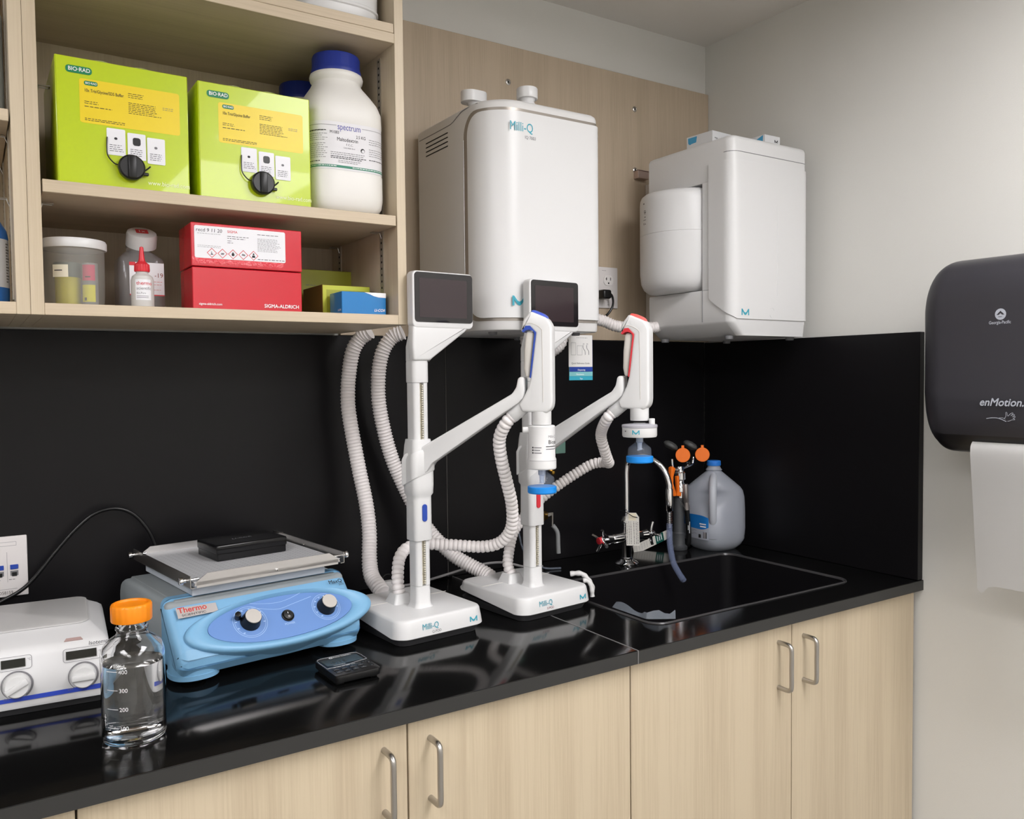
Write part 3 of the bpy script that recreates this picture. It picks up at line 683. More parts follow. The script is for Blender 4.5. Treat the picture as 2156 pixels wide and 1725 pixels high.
b = B(TAUPE); W.patch(b, TAUPE, sF-.004, W.tot-.245, UZ0+.0205, UZ1-.0195, .050, -.001, .0008)
b.tube([W.at(sF-.005, z_, .0005) for z_ in [UZ0+.075+.01*i for i in range(35)]], .0016, 8, ds=.01, m=ALU)
obj('trim_band', b, parent=t, world=True, ang=50)
b = B(WHITE); W.patch(b, WHITE, sF+.0165, W.tot-.250, UZ0+.0270, UZ1-.0265, .044, -.002, .0042)
q = lambda x, z: FY(x, UYF-.0046, z)
b.text('Milli-Q', .0270, q(.9625, 1.018), TEAL, bold=.006, sx=.80); b.text('IQ 7003', .0095, q(1.001, 1.0035), GINK, sx=.9)
mlogo(b, .036, q(.9835, .661), TEAL)
obj('front_cover', b, parent=t, world=True, ang=40)
b = B(GREYP)                                                        # seam of the top lid and the louvres on the left side
b.tube([(UX0-.0002, -.03, 1.062), (UX0-.0002, -.16, 1.062), (UX0-.0002, -.19, 1.064), (UX0-.0002, -.215, 1.072), (UX0-.0002, -.24, 1.078), (UX0+.006, -.29, 1.081)], .0009, 6, smooth=8, ds=.003)
obj('lid_seam', b, parent=t, world=True)
for k in range(4):
    z = 1.047-.0098*k
    obj('vent_slot', B(BLACKM).prism([(-.062, z), (-.064, z+.0016), (-.064+0, z+.002), (-.168, z+.002), (-.170, z+.001), (-.168, z-.0002), (-.064, z-.0002)], 'x', UX0-.0008, UX0+.002), parent=t, world=True, ang=0)
for x, y in ((.95, -.06), (.965, -.27), (1.17, -.30), (1.17, -.06)):
    obj('foot', B(GREYP).lathe([(0, -.006), (.009, -.006), (.010, -.002), (.010, .001), (0, .001)], c=(x, y, UZ0), seg=20), parent=t, world=True)
def vent_cap(x, y, flat, label):
    c = thing('vent_cap', label, 'cap', (x, y, UZ1))
    b = B(WHITE).lathe([(0, 0), (.018, 0), (.0185, .010), (.0155, .015), (.017, .019), (.0182, .022), (.0, .022)], seg=36)
    obj('neck', b, parent=c)
    if flat: b = B(WHITE).loft([[(x_, y_, z_) for x_, y_, _ in rrect(-.034, .0265, -.0215, .0215, .0214, 0, 8)] for z_ in (.022, .045)] )
    else: b = B(WHITE).lathe([(0, .022), (.0225, .022), (.0232, .0235), (.0232, .043), (.0222, .0448), (0, .0450)], seg=48, flute=.0002, nfl=36, frange=(.021, .038))
    obj('cap', b, parent=c)
vent_cap(.962, -.212, True, 'white flattened cap on the tall unit, nearer the wall cabinet')
vent_cap(1.045, -.295, False, 'white round cap on the tall unit, in the middle of its top')

# ------------------------------------------------------------------ smaller wall mounted unit with a drum
TX0, TX1, TYF, TYB, TZ0, TZ1 = 1.575, 1.858, -.402, -.105, .597, 1.088
t = thing('storage_tank_unit', 'white wall mounted unit with a bulging side drum, in the corner by the right wall', 'tank unit', (1.72, -.25, TZ0))
def tplan(d=0, yb=TYB, x0=TX0): return [(x0+d, yb-d)] + arc(x0+.024+d*0, TYF+.024, .024-d, 180, 270, 10) + arc(TX1-.014, TYF+.014, .014-d, 270, 360, 6) + [(TX1-d, yb-d)]
b = B(WHITE)
b.loft([[(x, y, z) for x, y in tplan(d)] for z, d in ((.985, .001), (.987, 0), (TZ1-.012, 0), (TZ1-.004, .003), (TZ1, .010))])                       # head
b.loft([[(x+(k_*max(0, (TX0+.12-x)/.12)), y, z) for x, y in tplan(d)] for z, d, k_ in ((TZ0, .004, .036), (TZ0+.030, .001, .002), (TZ0+.036, 0, 0), (.712, 0, 0), (.7145, .0015, 0))])                                     # foot
b.loft([[(x, y, z) for x, y in tplan(0, -.303)] for z in (.7146, .9849)])                                                                             # front part between
b.box(1.72, TX1, -.303, TYB, .7146, .9849)
obj('housing', b, parent=t, world=True, ang=40)
b = B(GREYP).tube([(TX0-.0003, -.303, .634), (TX0-.0003, -.303, .7150)], .0009, 6, ds=.01)
obj('seam', b, parent=t, world=True)
W2 = Wrap(plan_path(tplan(), .003)); b = B(WHITE); s0 = .235
tt = bmesh.new(); rows = []                                          # front cover with a slanted lower left edge
zs = [.638+.003*i for i in range(20)] + [.698+.33*i/18 for i in range(19)]
def s_left(z): return .222+(max(0, .693-z)/.055)**1.15*.082
for z in zs:
    if z > 1.03: break
    a = s_left(z); c = W2.tot-.285; rows.append([tt.verts.new(W2.at(a+(c-a)*i/50, z, .0035)) for i in range(51)])
for A, D in zip(rows, rows[1:]):
    for i in range(50): tt.faces.new((A[i], A[i+1], D[i+1], D[i]))
be = [e for e in tt.edges if e.is_boundary]; ret = bmesh.ops.extrude_edge_only(tt, edges=be)
for v in [v for v in ret['geom'] if isinstance(v, bmesh.types.BMVert)]:
    j = min(range(len(W2.P)), key=lambda k: (W2.P[k].x-v.co.x)**2+(W2.P[k].y-v.co.y)**2); tg = (W2.P[min(j+1, len(W2.P)-1)]-W2.P[max(0, j-1)]).normalized(); v.co += Vector((tg.y, -tg.x, 0))*(-.005)+Vector((0, 0, 0))
b.add(tt, WHITE)
mlogo(b, .0275, FY(1.618, TYF-.0038, .6545), TEAL)
b.tube([(1.737, TYF-.0036, .70), (1.737, TYF-.0036, .93)], .0007, 6, ds=.02)
for a0 in (30, 210): b.tube([(1.717+.0085*math.cos(math.radians(a)), TYF-.0036, .6555+.0125*math.sin(math.radians(a))) for a in range(a0, a0+110, 10)], .0004, 5, ds=0)
obj('front_cover', b, parent=t, world=True, ang=40)
b = B(GREYP).tube([W2.at(.27+i*.008, 1.048, .0002) for i in range(42)], .0008, 6, ds=.004)
obj('lid_seam', b, parent=t, world=True)
dc = (1.62, -.19)
def drum(z0, z1, r0b, rt): return None
b = B(WHITE).lathe([(0, .7155), (.070, .7155), (.092, .719), (.105, .729), (.1125, .745), (.1155, .77), (.1155, .8695), (.1145, .8700), (.1145, .8708), (.1155, .8713), (.1155, .955), (.1145, .966), (.111, .974), (.104, .9795), (0, .9800)], c=(dc[0], dc[1], 0), seg=64)
for z, a0, a1, h in ((.951, 196, 199, .003), (.933, 198, 202, .0015), (.9285, 198, 203, .002), (.925, 199, 202, .0015), (.916, 199, 202, .002), (.909, 196, 203, .0012), (.897, 197, 198.5, .005), (.897, 201, 202.5, .003)):
    cylquad(b, .1158, math.radians(a0-34), math.radians(a1-34), z, z+h, INK, 3, dc)
obj('drum', b, parent=t, world=True, ang=40)
b = B(SHADEW).box(1.655, 1.83, TYB+.001, -.001, .64, 1.05, .002, 1)
obj('wall_mount', b, parent=t, world=True)
b = B(mat('steel rail', '#b9a59c', .35, metal=.7)).box(1.612, 1.654, -.02, -.001, 1.062, 1.085, .0006, 1).box(1.612, 1.654, -.024, -.001, 1.083, 1.0845)
obj('hanging_rail', b, parent=t, world=True)
for x, y in ((1.60, -.14), (1.61, -.36), (1.83, -.37), (1.83, -.15)):
    obj('foot', B(GREYP).lathe([(0, -.008), (.010, -.008), (.011, -.002), (.011, .001), (0, .001)], c=(x, y, TZ0), seg=20), parent=t, world=True)
SKY = mat('sky blue print', '#4aa3cf', .4); BOXW = mat('white carton', '#dfe0e2', .4)
def small_box(x, y, rz, w_, d_, h_, label, kind):
    c = thing('filter_box', label, 'box', (x, y, TZ1), rz)
    b = B(BOXW).box(-w_/2, w_/2, -d_/2, d_/2, 0, h_, .0006, 1)
    Lf = frame((-w_/2-.0004, 0, 0), (0, -1, 0), (0, 0, 1)); F = FY(0, -d_/2-.0004, 0)
    if kind == 0:
        b.poly([(-d_/2+.006, h_-.018, 0), (-d_/2+.012, h_-.023, 0), (-d_/2+.018, h_-.021, 0), (-d_/2+.034, h_-.020, 0), (-d_/2+.037, h_-.004, 0), (-d_/2+.005, h_-.004, 0)], SKY, Lf)
        b.text('Millipak', .0048, FY(-w_/2+.008, -d_/2-.0005, h_-.020), INK, sx=.9); b.words(-w_/2+.008, -w_/2+.018, [h_-.027, h_-.031], F, INK, .0012, 1); mlogo(b, .009, FY(w_/2-.016, -d_/2-.0005, h_-.016), INK)
    else:
        b.poly([(-d_/2+.012, .001, 0), (d_/2-.008, .001, 0), (d_/2-.006, h_-.0008, 0), (d_/2-.034, h_-.010, 0)], SKY, Lf); mlogo(b, .013, FY(w_/2-.016, -d_/2-.0005, h_-.014), INK)
    obj('carton', b, parent=c)
small_box(1.722, -.185, math.radians(4), .078, .090, .066, 'small white carton with blue patch on the corner unit, nearer the wood panel', 0)
small_box(1.830, -.268, math.radians(-1), .060, .090, .052, 'small white carton with broad blue stripe on the corner unit, nearer the right wall', 1)

# ------------------------------------------------------------------ outlet with plug, network plate
def plate(nm, label, x0, z0, w_, h_, cat):
    c = thing(nm, label, cat, (x0+w_/2, 0, z0)); b = B(mat('outlet plate', '#dbd7d6', .4)).box(-w_/2, w_/2, -.006, -.0003, 0, h_, .0022, 3); return c, b
c, b = plate('power_outlet', 'white double power outlet on the wood panel between the two white units', 1.4755, .6895, .0705, .1145, 'outlet')
b.words(-.022, -.006, [.104], FY(0, -.0064, 0), GINK, .0012, 1); b.words(-.004, .004, [.009], FY(0, -.0064, 0), INK, .0012, 2)
obj('plate', b, parent=c)
for zc in (.037, .0775):
    b = B(mat('outlet face', '#e3e0de', .35)).prism([(x_, z_+zc) for x_, z_, _ in rrect(-.0170, .0170, -.0145, .0145, .0125, 0, 6)], 'y', -.0080, -.0055)
    if True:
        b.box(-.0085, -.0065, -.0084, -.0079, zc, zc+.008, m=BLACKM).box(-.010, -.0060, -.0084, -.0079, zc+.003, zc+.005, m=BLACKM).box(.0060, .0078, -.0084, -.0079, zc, zc+.008, m=BLACKM).box(-.002, .0022, -.0084, -.0079, zc-.010, zc-.0055, m=BLACKM)
    obj('socket', b, parent=c, ang=30)
b = B(BLACK).box(1.462, 1.492, -.046, -.0086, .712, .737, .006, 3)
pt = thing('power_cable', 'black plug and cable in the lower socket of the double outlet', 'cord', (1.477, -.02, .72))
obj('plug', b, parent=pt, world=True)
obj('cable', B(BLACK).tube([(1.490, -.030, .729), (1.503, -.030, .724), (1.510, -.028, .708), (1.508, -.026, .69), (1.495, -.024, .672), (1.47, -.024, .655), (1.44, -.024, .640), (1.38, -.022, .62)], .0032, 10, smooth=8, ds=.003), parent=pt, world=True)
c, b = plate('network_plate', 'white data socket plate on the black splashback at the left edge', -.032, .095, .1145, .1145, 'socket plate')
for x0_, x1_ in ((-.047, .039),):
    for z_ in (.0965, .1035): b.box(x0_, x1_, -.0062, -.0058, z_, z_+.0005, m=GINK)
    b.box(x1_, x1_+.0004, -.0062, -.0058, .0965, .104, m=GINK); b.box(x0_, x1_, -.0062, -.0058, .0145, .015, m=GINK)
b.text('A.C.D58159', .0085, FY(-.005, -.0064, .0055), mat('engraved print', '#6f6b68', .6), bold=.012, sx=.86)
for x_ in (-.012, .0115, .035): b.box(x_-.0115, x_-.011, -.0062, -.0058, .028, .085, m=GINK)
for x_ in (-.012, .0115, .035): b.words(x_-.009, x_+.002, [.0325], FY(0, -.0064, 0), INK, .0011, 3)
obj('plate', b, parent=c)
for x_ in (-.012, .0115, .035):
    b = B(BLUEP).box(x_-.0065, x_+.0065, -.0082, -.0058, .052, .0605, .0004, 1)
    b.box(x_-.0065, x_+.0065, -.0066, -.0058, .040, .049, m=GREYP).box(x_-.004, x_+.004, -.007, -.0064, .0385, .046, m=BLACKM)
    obj('data_socket', b, parent=c)
obj('power_cable', B(BLACK).tube([(-.10, -.016, .03), (-.03, -.02, .058), (.035, -.024, .091), (.081, -.026, .118), (.13, -.026, .177), (.165, -.026, .216), (.197, -.026, .241), (.231, -.026, .248), (.262, -.026, .237), (.287, -.026, .209), (.304, -.026, .172), (.312, -.03, .13), (.315, -.036, .09), (.317, -.045, .05)], .0037, 12, smooth=8, ds=.004), loc=(.2, -.02, .01), world=True,
    label='black cable arching over the splashback from the data plate to the shaker', cat='cable')

# ------------------------------------------------------------------ the two dispenser pods
FROST = mat('frosted nozzle', '#b9c3d3', 0.3, alpha=.75)
def bell(b, c, s=1.0):                                              # clear bell under the filter
    b.lathe([(.0085*s, 0), (.0095*s, -.006), (.019*s, -.0165), (.0205*s, -.021), (.0213*s, -.040)], c=c, seg=40, m=CLEARP)
def pod(name, loc, rz, a, L, accent, button, kind, label):
    t = thing(name, label, 'water dispenser', loc, rz)
    X0, X1, Y0, Y1 = -.098, .104, -.082, .152
    b = B(DGREY); b.loft([rrect(X0+.012, X1-.012, Y0+.012, Y1-.012, .02, 0.0005), rrect(X0+.010, X1-.010, Y0+.010, Y1-.01, .022, .004), rrect(X0+.004, X1-.004, Y0+.004, Y1-.004, .026, .0155)])
    obj('base_plinth', b, parent=t, ang=40)
    b = B(WHITE); secs = []
    for z, d, r in ((.0145, 0.0015, .028), (.0160, 0, .028), (.03, .0015, .028), (.045, .004, .027), (.0485, .006, .026), (.050, .010, .024)):
        ring = rrect(X0+d, X1-d, Y0+d, Y1-d, r, z, 8)
        if z < .02: ring = [(x, y, z+.020*max(0, (y-0.0)/.152)**1.3) for x, y, _ in ring]
        secs.append(ring)
    b.loft(secs)
    ob = 'Q-POD' if kind == 'Q' else 'E-POD'
    G = frame((0, Y0-.0026+.002, .0), (1, 0, 0), (0, .08, 1)); tl = math.radians(4)
    def FP(x, z): return frame((x, Y0-.0006+max(0, z-.014)*.085, z), (1, 0, 0), (0, .085, 1))
    tx0 = -.046 if kind == 'Q' else -.052
    b.text('Milli-Q', .0160, FP(tx0, .0280), TEAL, bold=.004, sx=.82); b.text(ob, .0068, FP(tx0+.021, .0195), GINK if kind == 'Q' else mat('plum print', '#8a4a5a', .5), sx=.95)
    mlogo(b, .0175, FP(.071, .0285), TEAL)
    b.tube([(X0+.004, .060, .0503), (X1-.004, .060, .0503)], .0005, 5, ds=.01, m=OFFW)
    obj('base', b, parent=t, ang=40)
    # pole
    hw = .0165
    def sq(h, z, r=.009, dy=0): return rrect(-h, h, -h+dy, h+dy, r, z, 6)
    b = B(WHITE); b.loft([sq(.021, .0500, .010), sq(.0185, .0535, .010), sq(hw+.0006, .060), sq(hw, .092)])
    obj('pole_foot', b, parent=t, ang=40)
    b = B(WHITE)
    # open fronted channel so the rack is recessed
    sl = .0045
    ch = [(-sl, -hw), (-hw+.008, -hw)] + [(x, y) for x, y in arc(-hw+.008, -hw+.008, .008, 270, 180, 5)] + arc(-hw+.008, hw-.008, .008, 180, 90, 5) + arc(hw-.008, hw-.008, .008, 90, 0, 5) + arc(hw-.008, -hw+.008, .008, 0, -90, 5) + [(sl, -hw), (sl, -hw+.009), (-sl, -hw+.009)]
    b.loft([[(x, y, z) for x, y in ch] for z in (.0925, .49)])
    obj('pole', b, parent=t, ang=40)
    IV = mat('ivory rack', '#d8d2bf', .5)
    b = B(IV).box(-sl+.0002, sl-.0002, -hw+.0075, -hw+.009, .093, .489)
    z = .096
    while z < .485:
        b.box(.0018, sl-.0003, -hw+.0015, -hw+.0078, z, z+.0022); z += .0045
    rk = obj('rack', b, parent=t, ang=0)
    b = B(WHITE).loft([sq(.0178, .4905, .010), sq(.0182, .4925, .010), sq(.0182, .528, .010), sq(.0178, .533, .010)])
    obj('pole_collar', b, parent=t, ang=40)
    # sliding sleeve
    zb = .182
    b = B(WHITE); b.loft([sq(.0200, zb), sq(.0206, zb+.002, .010), sq(.0206, .262, .011), sq(.0206, .268, .011), sq(.0238, .2735, .012), sq(.0245, .290, .012), sq(.0245, .345, .012), sq(.0225, .368, .011), sq(.0205, .380, .010)])
    sv = obj('sleeve', b, parent=t, ang=40)
    b = B(accent).prism([(x, z_+.2365) for x, z_, _ in rrect(-.0055, .0055, -.0170, .0170, .0052, 0, 5)], 'y', -.0228, -.020, .0008, 1)
    obj('release_button', b, parent=sv)
    # screen head
    b = B(WHITE)
    pf = [(-.0190, .533), (.0186, .533), (.0205, .5355), (.098, .588), (.113, .600), (.1175, .606), (-.0195, .606), (-.0215, .56)]
    b.prism(pf, 'y', -.0225, .0, .005, 3)
    b.loft([sq(.0182, .5332, .010), sq(.0180, .560, .010), rrect(-.016, .018, -.018, .004, .004, .592)])
    b.prism([(x, z_) for x, z_, _ in rrect(-.0215, .1200, .596, .7060, .010, 0, 6)], 'y', -.0235, -.001, .003, 3)
    hd = obj('screen_housing', b, parent=t, ang=40)
    b = B(SCREEN).prism([(x, z_) for x, z_, _ in rrect(-.0175, .1175, .6075, .7035, .007, 0, 6)], 'y', -.0246, -.0230)
    b.poly([(-.007, .617, 0), (.1035, .617, 0), (.1035, .692, 0), (-.007, .692, 0)], SCREENI, FY(0, -.0248, 0))
    obj('touch_screen', b, parent=hd, ang=30)
    obj('side_button', B(CORAL).box(.1195, .1235, -.016, -.006, .686, .694, .001, 1), parent=hd)
    if kind == 'Q': obj('side_button', B(BLUEP).box(.1195, .1222, -.016, -.006, .626, .650, .001, 1), parent=hd)
    # arm and handle live in the turned plane: u along the arm, v up
    RA = Matrix.Rotation(-a-rz, 4, 'Z')
    bA = B(WHITE)
    arm = [(-.0285, .288), (-.0285, .340), (-.022, .352), (.010, .364), (L-.080, .4520), (L-.052, .468), (L-.044, .480), (L-.0405, .497), (L-.035, .500), (L-.0290, .498), (L-.0285, .470), (L-.031, .4600), (L-.040, .450), (L-.07, .4310), (.034, .334), (.024, .318)]
    bA.prism(arm, 'y', -.0195, .0170, .003, 2, xf=RA)
    du = RA @ Vector((1, 0, 0)); secs = []
    for h_, z_, k_ in ((.0255, .3025, .50), (.0268, .3045, .50), (.0268, .3480, .40), (.0250, .3540, .38), (.0232, .3545, .38)):
        secs.append([(x, y, z__+k_*(x*du.x+y*du.y)) for x, y, z__ in sq(h_, z_, .014)])
    bA.loft(secs)
    obj('arm', bA, parent=t, ang=35)
    def H(pts): return [(L+u, v) for u, v in pts]
    bH = B(WHITE)
    hp_ = [(-.0305, .6050), (-.0335, .5880), (-.0318, .5835), (-.0285, .5835), (-.0240, .5925), (-.0170, .5925), (-.0060, .5815), (-.0165, .4970), (-.0210, .480), (-.0310, .4600), (-.0400, .4480), (-.0345, .4340), (-.0180, .4330), (.0140, .4310), (.0225, .4390), (.0250, .4500), (.0250, .5920), (.0205, .6020), (.0155, .6090), (-.0150, .6220), (-.0175, .6205)]
    bH.prism(H(hp_), 'y', -.0185, .0185, .0048, 4, xf=RA)
    for sy in (-1, 1):
        bH.tube([RA @ Vector((L+u, sy*.0186, v)) for u, v in ((-.026, .5985), (-.015, .6000), (.0005, .5930), (.0058, .5860), (.0066, .575), (.0078, .4520))], .0006, 6, smooth=5, ds=.003, m=OFFW)
    hd2 = obj('handle', bH, parent=t, ang=50)
    bS = B(WHITE); cc = RA @ Vector((L+.0005, 0, 0))
    bS.lathe([(.0, .409), (.0182, .409), (.0188, .4105), (.0188, .434), (.0, .434)], c=(cc.x, cc.y, 0), seg=40)
    d0 = RA @ Vector((L-.030, 0, .4475)); d1 = RA @ Vector((L-.0560, 0, .4245))
    bS.cyl(d0, d1, .0150, .0135, seg=32, bev=.001)
    obj('hose_socket', bS, parent=hd2)
    bt = B(button); bt.prism(H([(-.0160, .6195), (.0150, .6065), (.0145, .6120), (.008, .6175), (-.008, .6245), (-.0145, .6245)]), 'y', -.0125, .0125, .0025, 3, xf=RA)
    obj('top_button', bt, parent=hd2)
    bl = B(accent)
    bl.prism(H([(-.0322, .5850), (-.0245, .5950), (-.0162, .5950), (-.0048, .5825), (-.0156, .4975), (-.0178, .4975), (-.0080, .5800), (-.0110, .5850), (-.0180, .5875), (-.0235, .5865), (-.0290, .5825)]), 'y', -.0190, .0190, .0004, 1, xf=RA)
    obj('grip_lining', bl, parent=hd2)
    bg = B(OFFW); bg.prism(H([(-.0255, .5830), (-.0200, .5862), (-.0120, .5845), (-.0088, .5795), (-.0182, .4990), (-.0265, .4985), (-.0300, .515), (-.0290, .550)]), 'y', -.0150, .0150, .0042, 3, xf=RA)
    obj('trigger', bg, parent=hd2)
    # filter
    cx, cy = cc.x, cc.y
    if kind == 'Q':
        b = B(WHITE).lathe([(0, .4085), (.017, .4085), (.0245, .4075), (.0258, .4055), (.0258, .3470), (.0270, .3450), (.0275, .3430), (.0275, .3270), (.0262, .3250), (.0, .3245)], c=(cx, cy, 0), seg=56)
        A0 = math.radians(-90)-rz                                   # faces -Y of the room
        b.text('Biopak', .0105, None, INK, bold=.02, cyl=(cx, cy, .0260, A0-.12, .3735)); b.text('Milli-Q', .0070, None, GINK, cyl=(cx, cy, .0260, A0-.12, .3850))
        for k, z_ in enumerate((.3680, .3630)): cylquad(b, .0261, A0-.30, A0+.7, z_, z_+.0015, INK if k == 0 else GINK, 10, (cx, cy))
        for k, z_ in enumerate((.3655, .3605, .3555)):
            cylquad(b, .0261, A0-1.36, A0-1.24, z_, z_+.0030, INK, 2, (cx, cy)); cylquad(b, .0261, A0-1.2, A0-.62-.1*(k == 1), z_+.0007, z_+.0022, GINK, 10, (cx, cy))
        cylquad(b, .0277, A0-1.6, A0+1.6, .3415, .3420, GREYP, 30, (cx, cy))
        f = obj('filter_cartridge', b, parent=t)
        kn = Vector((math.cos(A0-2.05), math.sin(A0-2.05), 0)); p0 = Vector((cx, cy, .3990))+kn*.022; p1 = Vector((cx, cy, .3990))+kn*.0365
        obj('vent_knob', B(WHITE).cyl(p0, p1, .0062, bev=.0015), parent=f); zt = .3240
    else:
        b = B(WHITE).lathe([(0, .4045), (.012, .4045), (.013, .403), (.0335, .4000), (.0355, .3985), (.0355, .3960), (.0350, .3955), (.0350, .3790), (.0335, .3760), (.0, .3755)], c=(cx, cy, 0), seg=64)
        cylr = mat('clear rim', '#b9b8c0', .15, alpha=.7); b.lathe([(.0130, .4042), (.0338, .4015), (.0362, .4000), (.0362, .3955), (.0352, .3950)], c=(cx, cy, 0), seg=64, m=cylr)
        A0 = math.radians(-90)-rz
        tt = bmesh.new()
        tb = B(TEAL); mlogo(tb, .0150, Matrix.Identity(4), TEAL)
        for v in tb.bm.verts: an = A0-.94+v.co.x/.0353; v.co = (cx+.0353*math.cos(an), cy+.0353*math.sin(an), .3868+v.co.y)
        me = bpy.data.meshes.new('t'); tb.bm.to_mesh(me); tb.bm.free(); tt.from_mesh(me); b.add(tt, TEAL)
        cylquad(b, .0353, A0-1.70, A0-1.60, .3870, .3900, GINK, 3, (cx, cy))
        f = obj('filter_disc', b, parent=t)
        an = A0+.45; obj('vent_knob', B(WHITE).cyl((cx+.0265*math.cos(an), cy+.0265*math.sin(an), .3990), (cx+.0265*math.cos(an), cy+.0265*math.sin(an), .4135), .0060, bev=.001), parent=f); zt = .3755
    b = B(FROST).lathe([(0, 0), (.0072, 0), (.0070, -.010), (.0050, -.012), (.0042, -.026), (.0, -.027)], c=(cx, cy, zt), seg=24)
    b.box(cx-.007, cx+.0075, cy-.0006, cy+.0006, zt-.0265, zt-.0250, m=FROST)
    obj('nozzle', b, parent=f)
    zb_ = zt-(.0020 if kind == 'Q' else .0085)
    b = B(CLEARP); s_ = 1.18 if kind == 'Q' else 1.16
    b.lathe([(.0078*s_, 0), (.0085*s_, -.003), (.0185*s_, -.0120), (.0200*s_, -.0155), (.0210*s_, -.0345)], c=(cx, cy, zb_), seg=44)
    obj('bell_shield', b, parent=f)
    b = B(CYANB).lathe([(.0232*s_-.001, 0), (.0234*s_, -.0010), (.0234*s_, -.0110), (.0222*s_, -.0130), (.0170*s_, -.0138), (.0165*s_, -.0130), (.0205*s_, -.0115), (.0212*s_, -.0015)], c=(cx, cy, zb_-.0300), seg=56)
    b.bm.verts.ensure_lookup_table()
    obj('bell_ring', b, parent=f)
    # hose connector on the base
    b = B(WHITE); hx, hy = (-.016, .052) if kind == 'Q' else (-.012, .058)
    b.loft([rrect(hx-.024, hx+.022, hy-.022, hy+.022, .006, .050), rrect(hx-.016, hx+.014, hy-.016, hy+.016, .006, .0690)])
    obj('hose_connector', b, parent=t)
    return t
QP = (.734, -.360, 0); EP = (1.007, -.355, 0)
pod('water_dispenser', QP, math.radians(5), math.radians(46), .2465, BLUEP, mat('blue button', '#3a55c0', .35), 'Q', 'white dispenser stand with blue button and tall cylinder filter, beside the blue shaker')
pod('water_dispenser', EP, math.radians(6), math.radians(58), .2385, REDP, CORAL, 'E', 'white dispenser stand with red button and flat disc filter, in front of the sink')
# white tube fittings resting on the back corner of the right pod
def fit(P, r, label):
    b = B(WHITEM).tube(P, r, 14, smooth=5, ds=.002, rf=lambda s_: r*(1.0+.12*math.sin(s_*420)))
    obj('tube_fitting', b, loc=P[0], world=True, label=label, cat='fitting')
fit([(1.112, -.350, .0585), (1.122, -.358, .0600), (1.132, -.366, .0590), (1.140, -.374, .050), (1.146, -.382, .036), (1.148, -.384, .024)], .0056, 'upper white ribbed elbow fitting at the right edge of the right dispenser base')
fit([(1.1225, -.383, .0480), (1.128, -.386, .0485), (1.134, -.392, .0440), (1.136, -.396, .032), (1.137, -.397, .014)], .0050, 'lower white ribbed elbow fitting at the right edge of the right dispenser base')

# ------------------------------------------------------------------ hoses
def hose(P, r, label, pitch=.0076, amp=.0012, name='ribbed_hose', bulge=False):
    def rf(s_):
        f = abs(math.sin(PI*s_/pitch)); return r+amp*(2*f**.55-1.4) if bulge else r+amp*(1-2*f**.6)
    b = B(HOSE).tube(P, r, 18, smooth=16, ds=pitch/9, rf=rf)
    obj(name, b, loc=(P[0][0], P[0][1], P[0][2]), world=True, label=label, cat='hose', ang=55)
hose([(.742, -.115, .6025), (.728, -.10, .590), (.713, -.088, .560), (.708, -.075, .507), (.706, -.072, .46), (.708, -.075, .412), (.721, -.088, .306), (.731, -.105, .222), (.729, -.125, .162), (.7175, -.150, .106), (.711, -.175, .076), (.712, -.205, .060), (.7145, -.222, .050)], .0165, 'thick white ribbed hose dropping to the left dispenser base', .0074, .0013)
hose([(.822, -.115, .6025), (.803, -.10, .592), (.785, -.088, .560), (.778, -.078, .507), (.783, -.070, .431), (.811, -.066, .321), (.853, -.076, .219), (.886, -.10, .147), (.925, -.140, .092), (.955, -.178, .066), (.972, -.205, .054), (.980, -.225, .045)], .0165, 'thick white ribbed hose slanting down behind the left dispenser to the right one', .0074, .0013)
def P3(loc, rz, x, y, z): c, s_ = math.cos(rz), math.sin(rz); return (loc[0]+c*x-s_*y, loc[1]+s_*x+c*y, z)
def hend(loc, a, L, du=0.0, dv=0.0): return (loc[0]+math.cos(a)*(L-.0560+du), loc[1]-math.sin(a)*(L-.0560+du), .4245+dv)
qa, qL = math.radians(46), .2465; ea, eL = math.radians(58), .2385
h0 = hend(QP, qa, qL, .004, .004); h1 = hend(QP, qa, qL, -.013, -.014)
c0 = P3(QP, math.radians(5), -.017, .052, .0650)
hose([c0, (c0[0]-.001, c0[1]+.004, .085), (.7195, -.290, .112), (.731, -.277, .133), (.752, -.268, .147), (.785, -.272, .152), (.838, -.300, .148), (.888, -.345, .146), (.914, -.375, .158), (.924, -.400, .190), (.913, -.420, .240), (.892, -.435, .290), (.870, -.450, .340), (.857, -.465, .380), h1, h0], .0118, 'ribbed white hose looping from the left dispenser base up to its handle', .0098, .0017, bulge=True)
h0 = hend(EP, ea, eL, .004, .004); h1 = hend(EP, ea, eL, -.013, -.014)
c0 = P3(EP, math.radians(6), -.012, .058, .0650)
hose([c0, (c0[0]-.004, c0[1]+.008, .085), (.999, -.275, .115), (1.020, -.262, .150), (1.050, -.258, .180), (1.085, -.262, .212), (1.125, -.282, .246), (1.160, -.305, .274), (1.190, -.330, .297), (1.206, -.355, .303), (1.1955, -.385, .3045), (1.172, -.410, .315), (1.148, -.428, .340), (1.125, -.445, .375), h1, h0], .0112, 'ribbed white hose looping from the right dispenser base up to its handle', .0090, .0016, bulge=True)
hose([(1.2, -.10, .66), (1.30, -.10, .655), (1.402, -.10, .648), (1.447, -.11, .633), (1.50, -.12, .628), (1.56, -.125, .630), (1.585, -.13, .632)], .0150, 'white ribbed hose running between the two wall mounted units below the outlet', .0080, .0013)
hose([(1.15, -.12, .602), (1.155, -.12, .580), (1.175, -.12, .565), (1.205, -.12, .558), (1.235, -.12, .563), (1.26, -.12, .580), (1.268, -.12, .602)], .0135, 'short white ribbed hose sagging below the tall wall mounted unit', .0085, .0014)
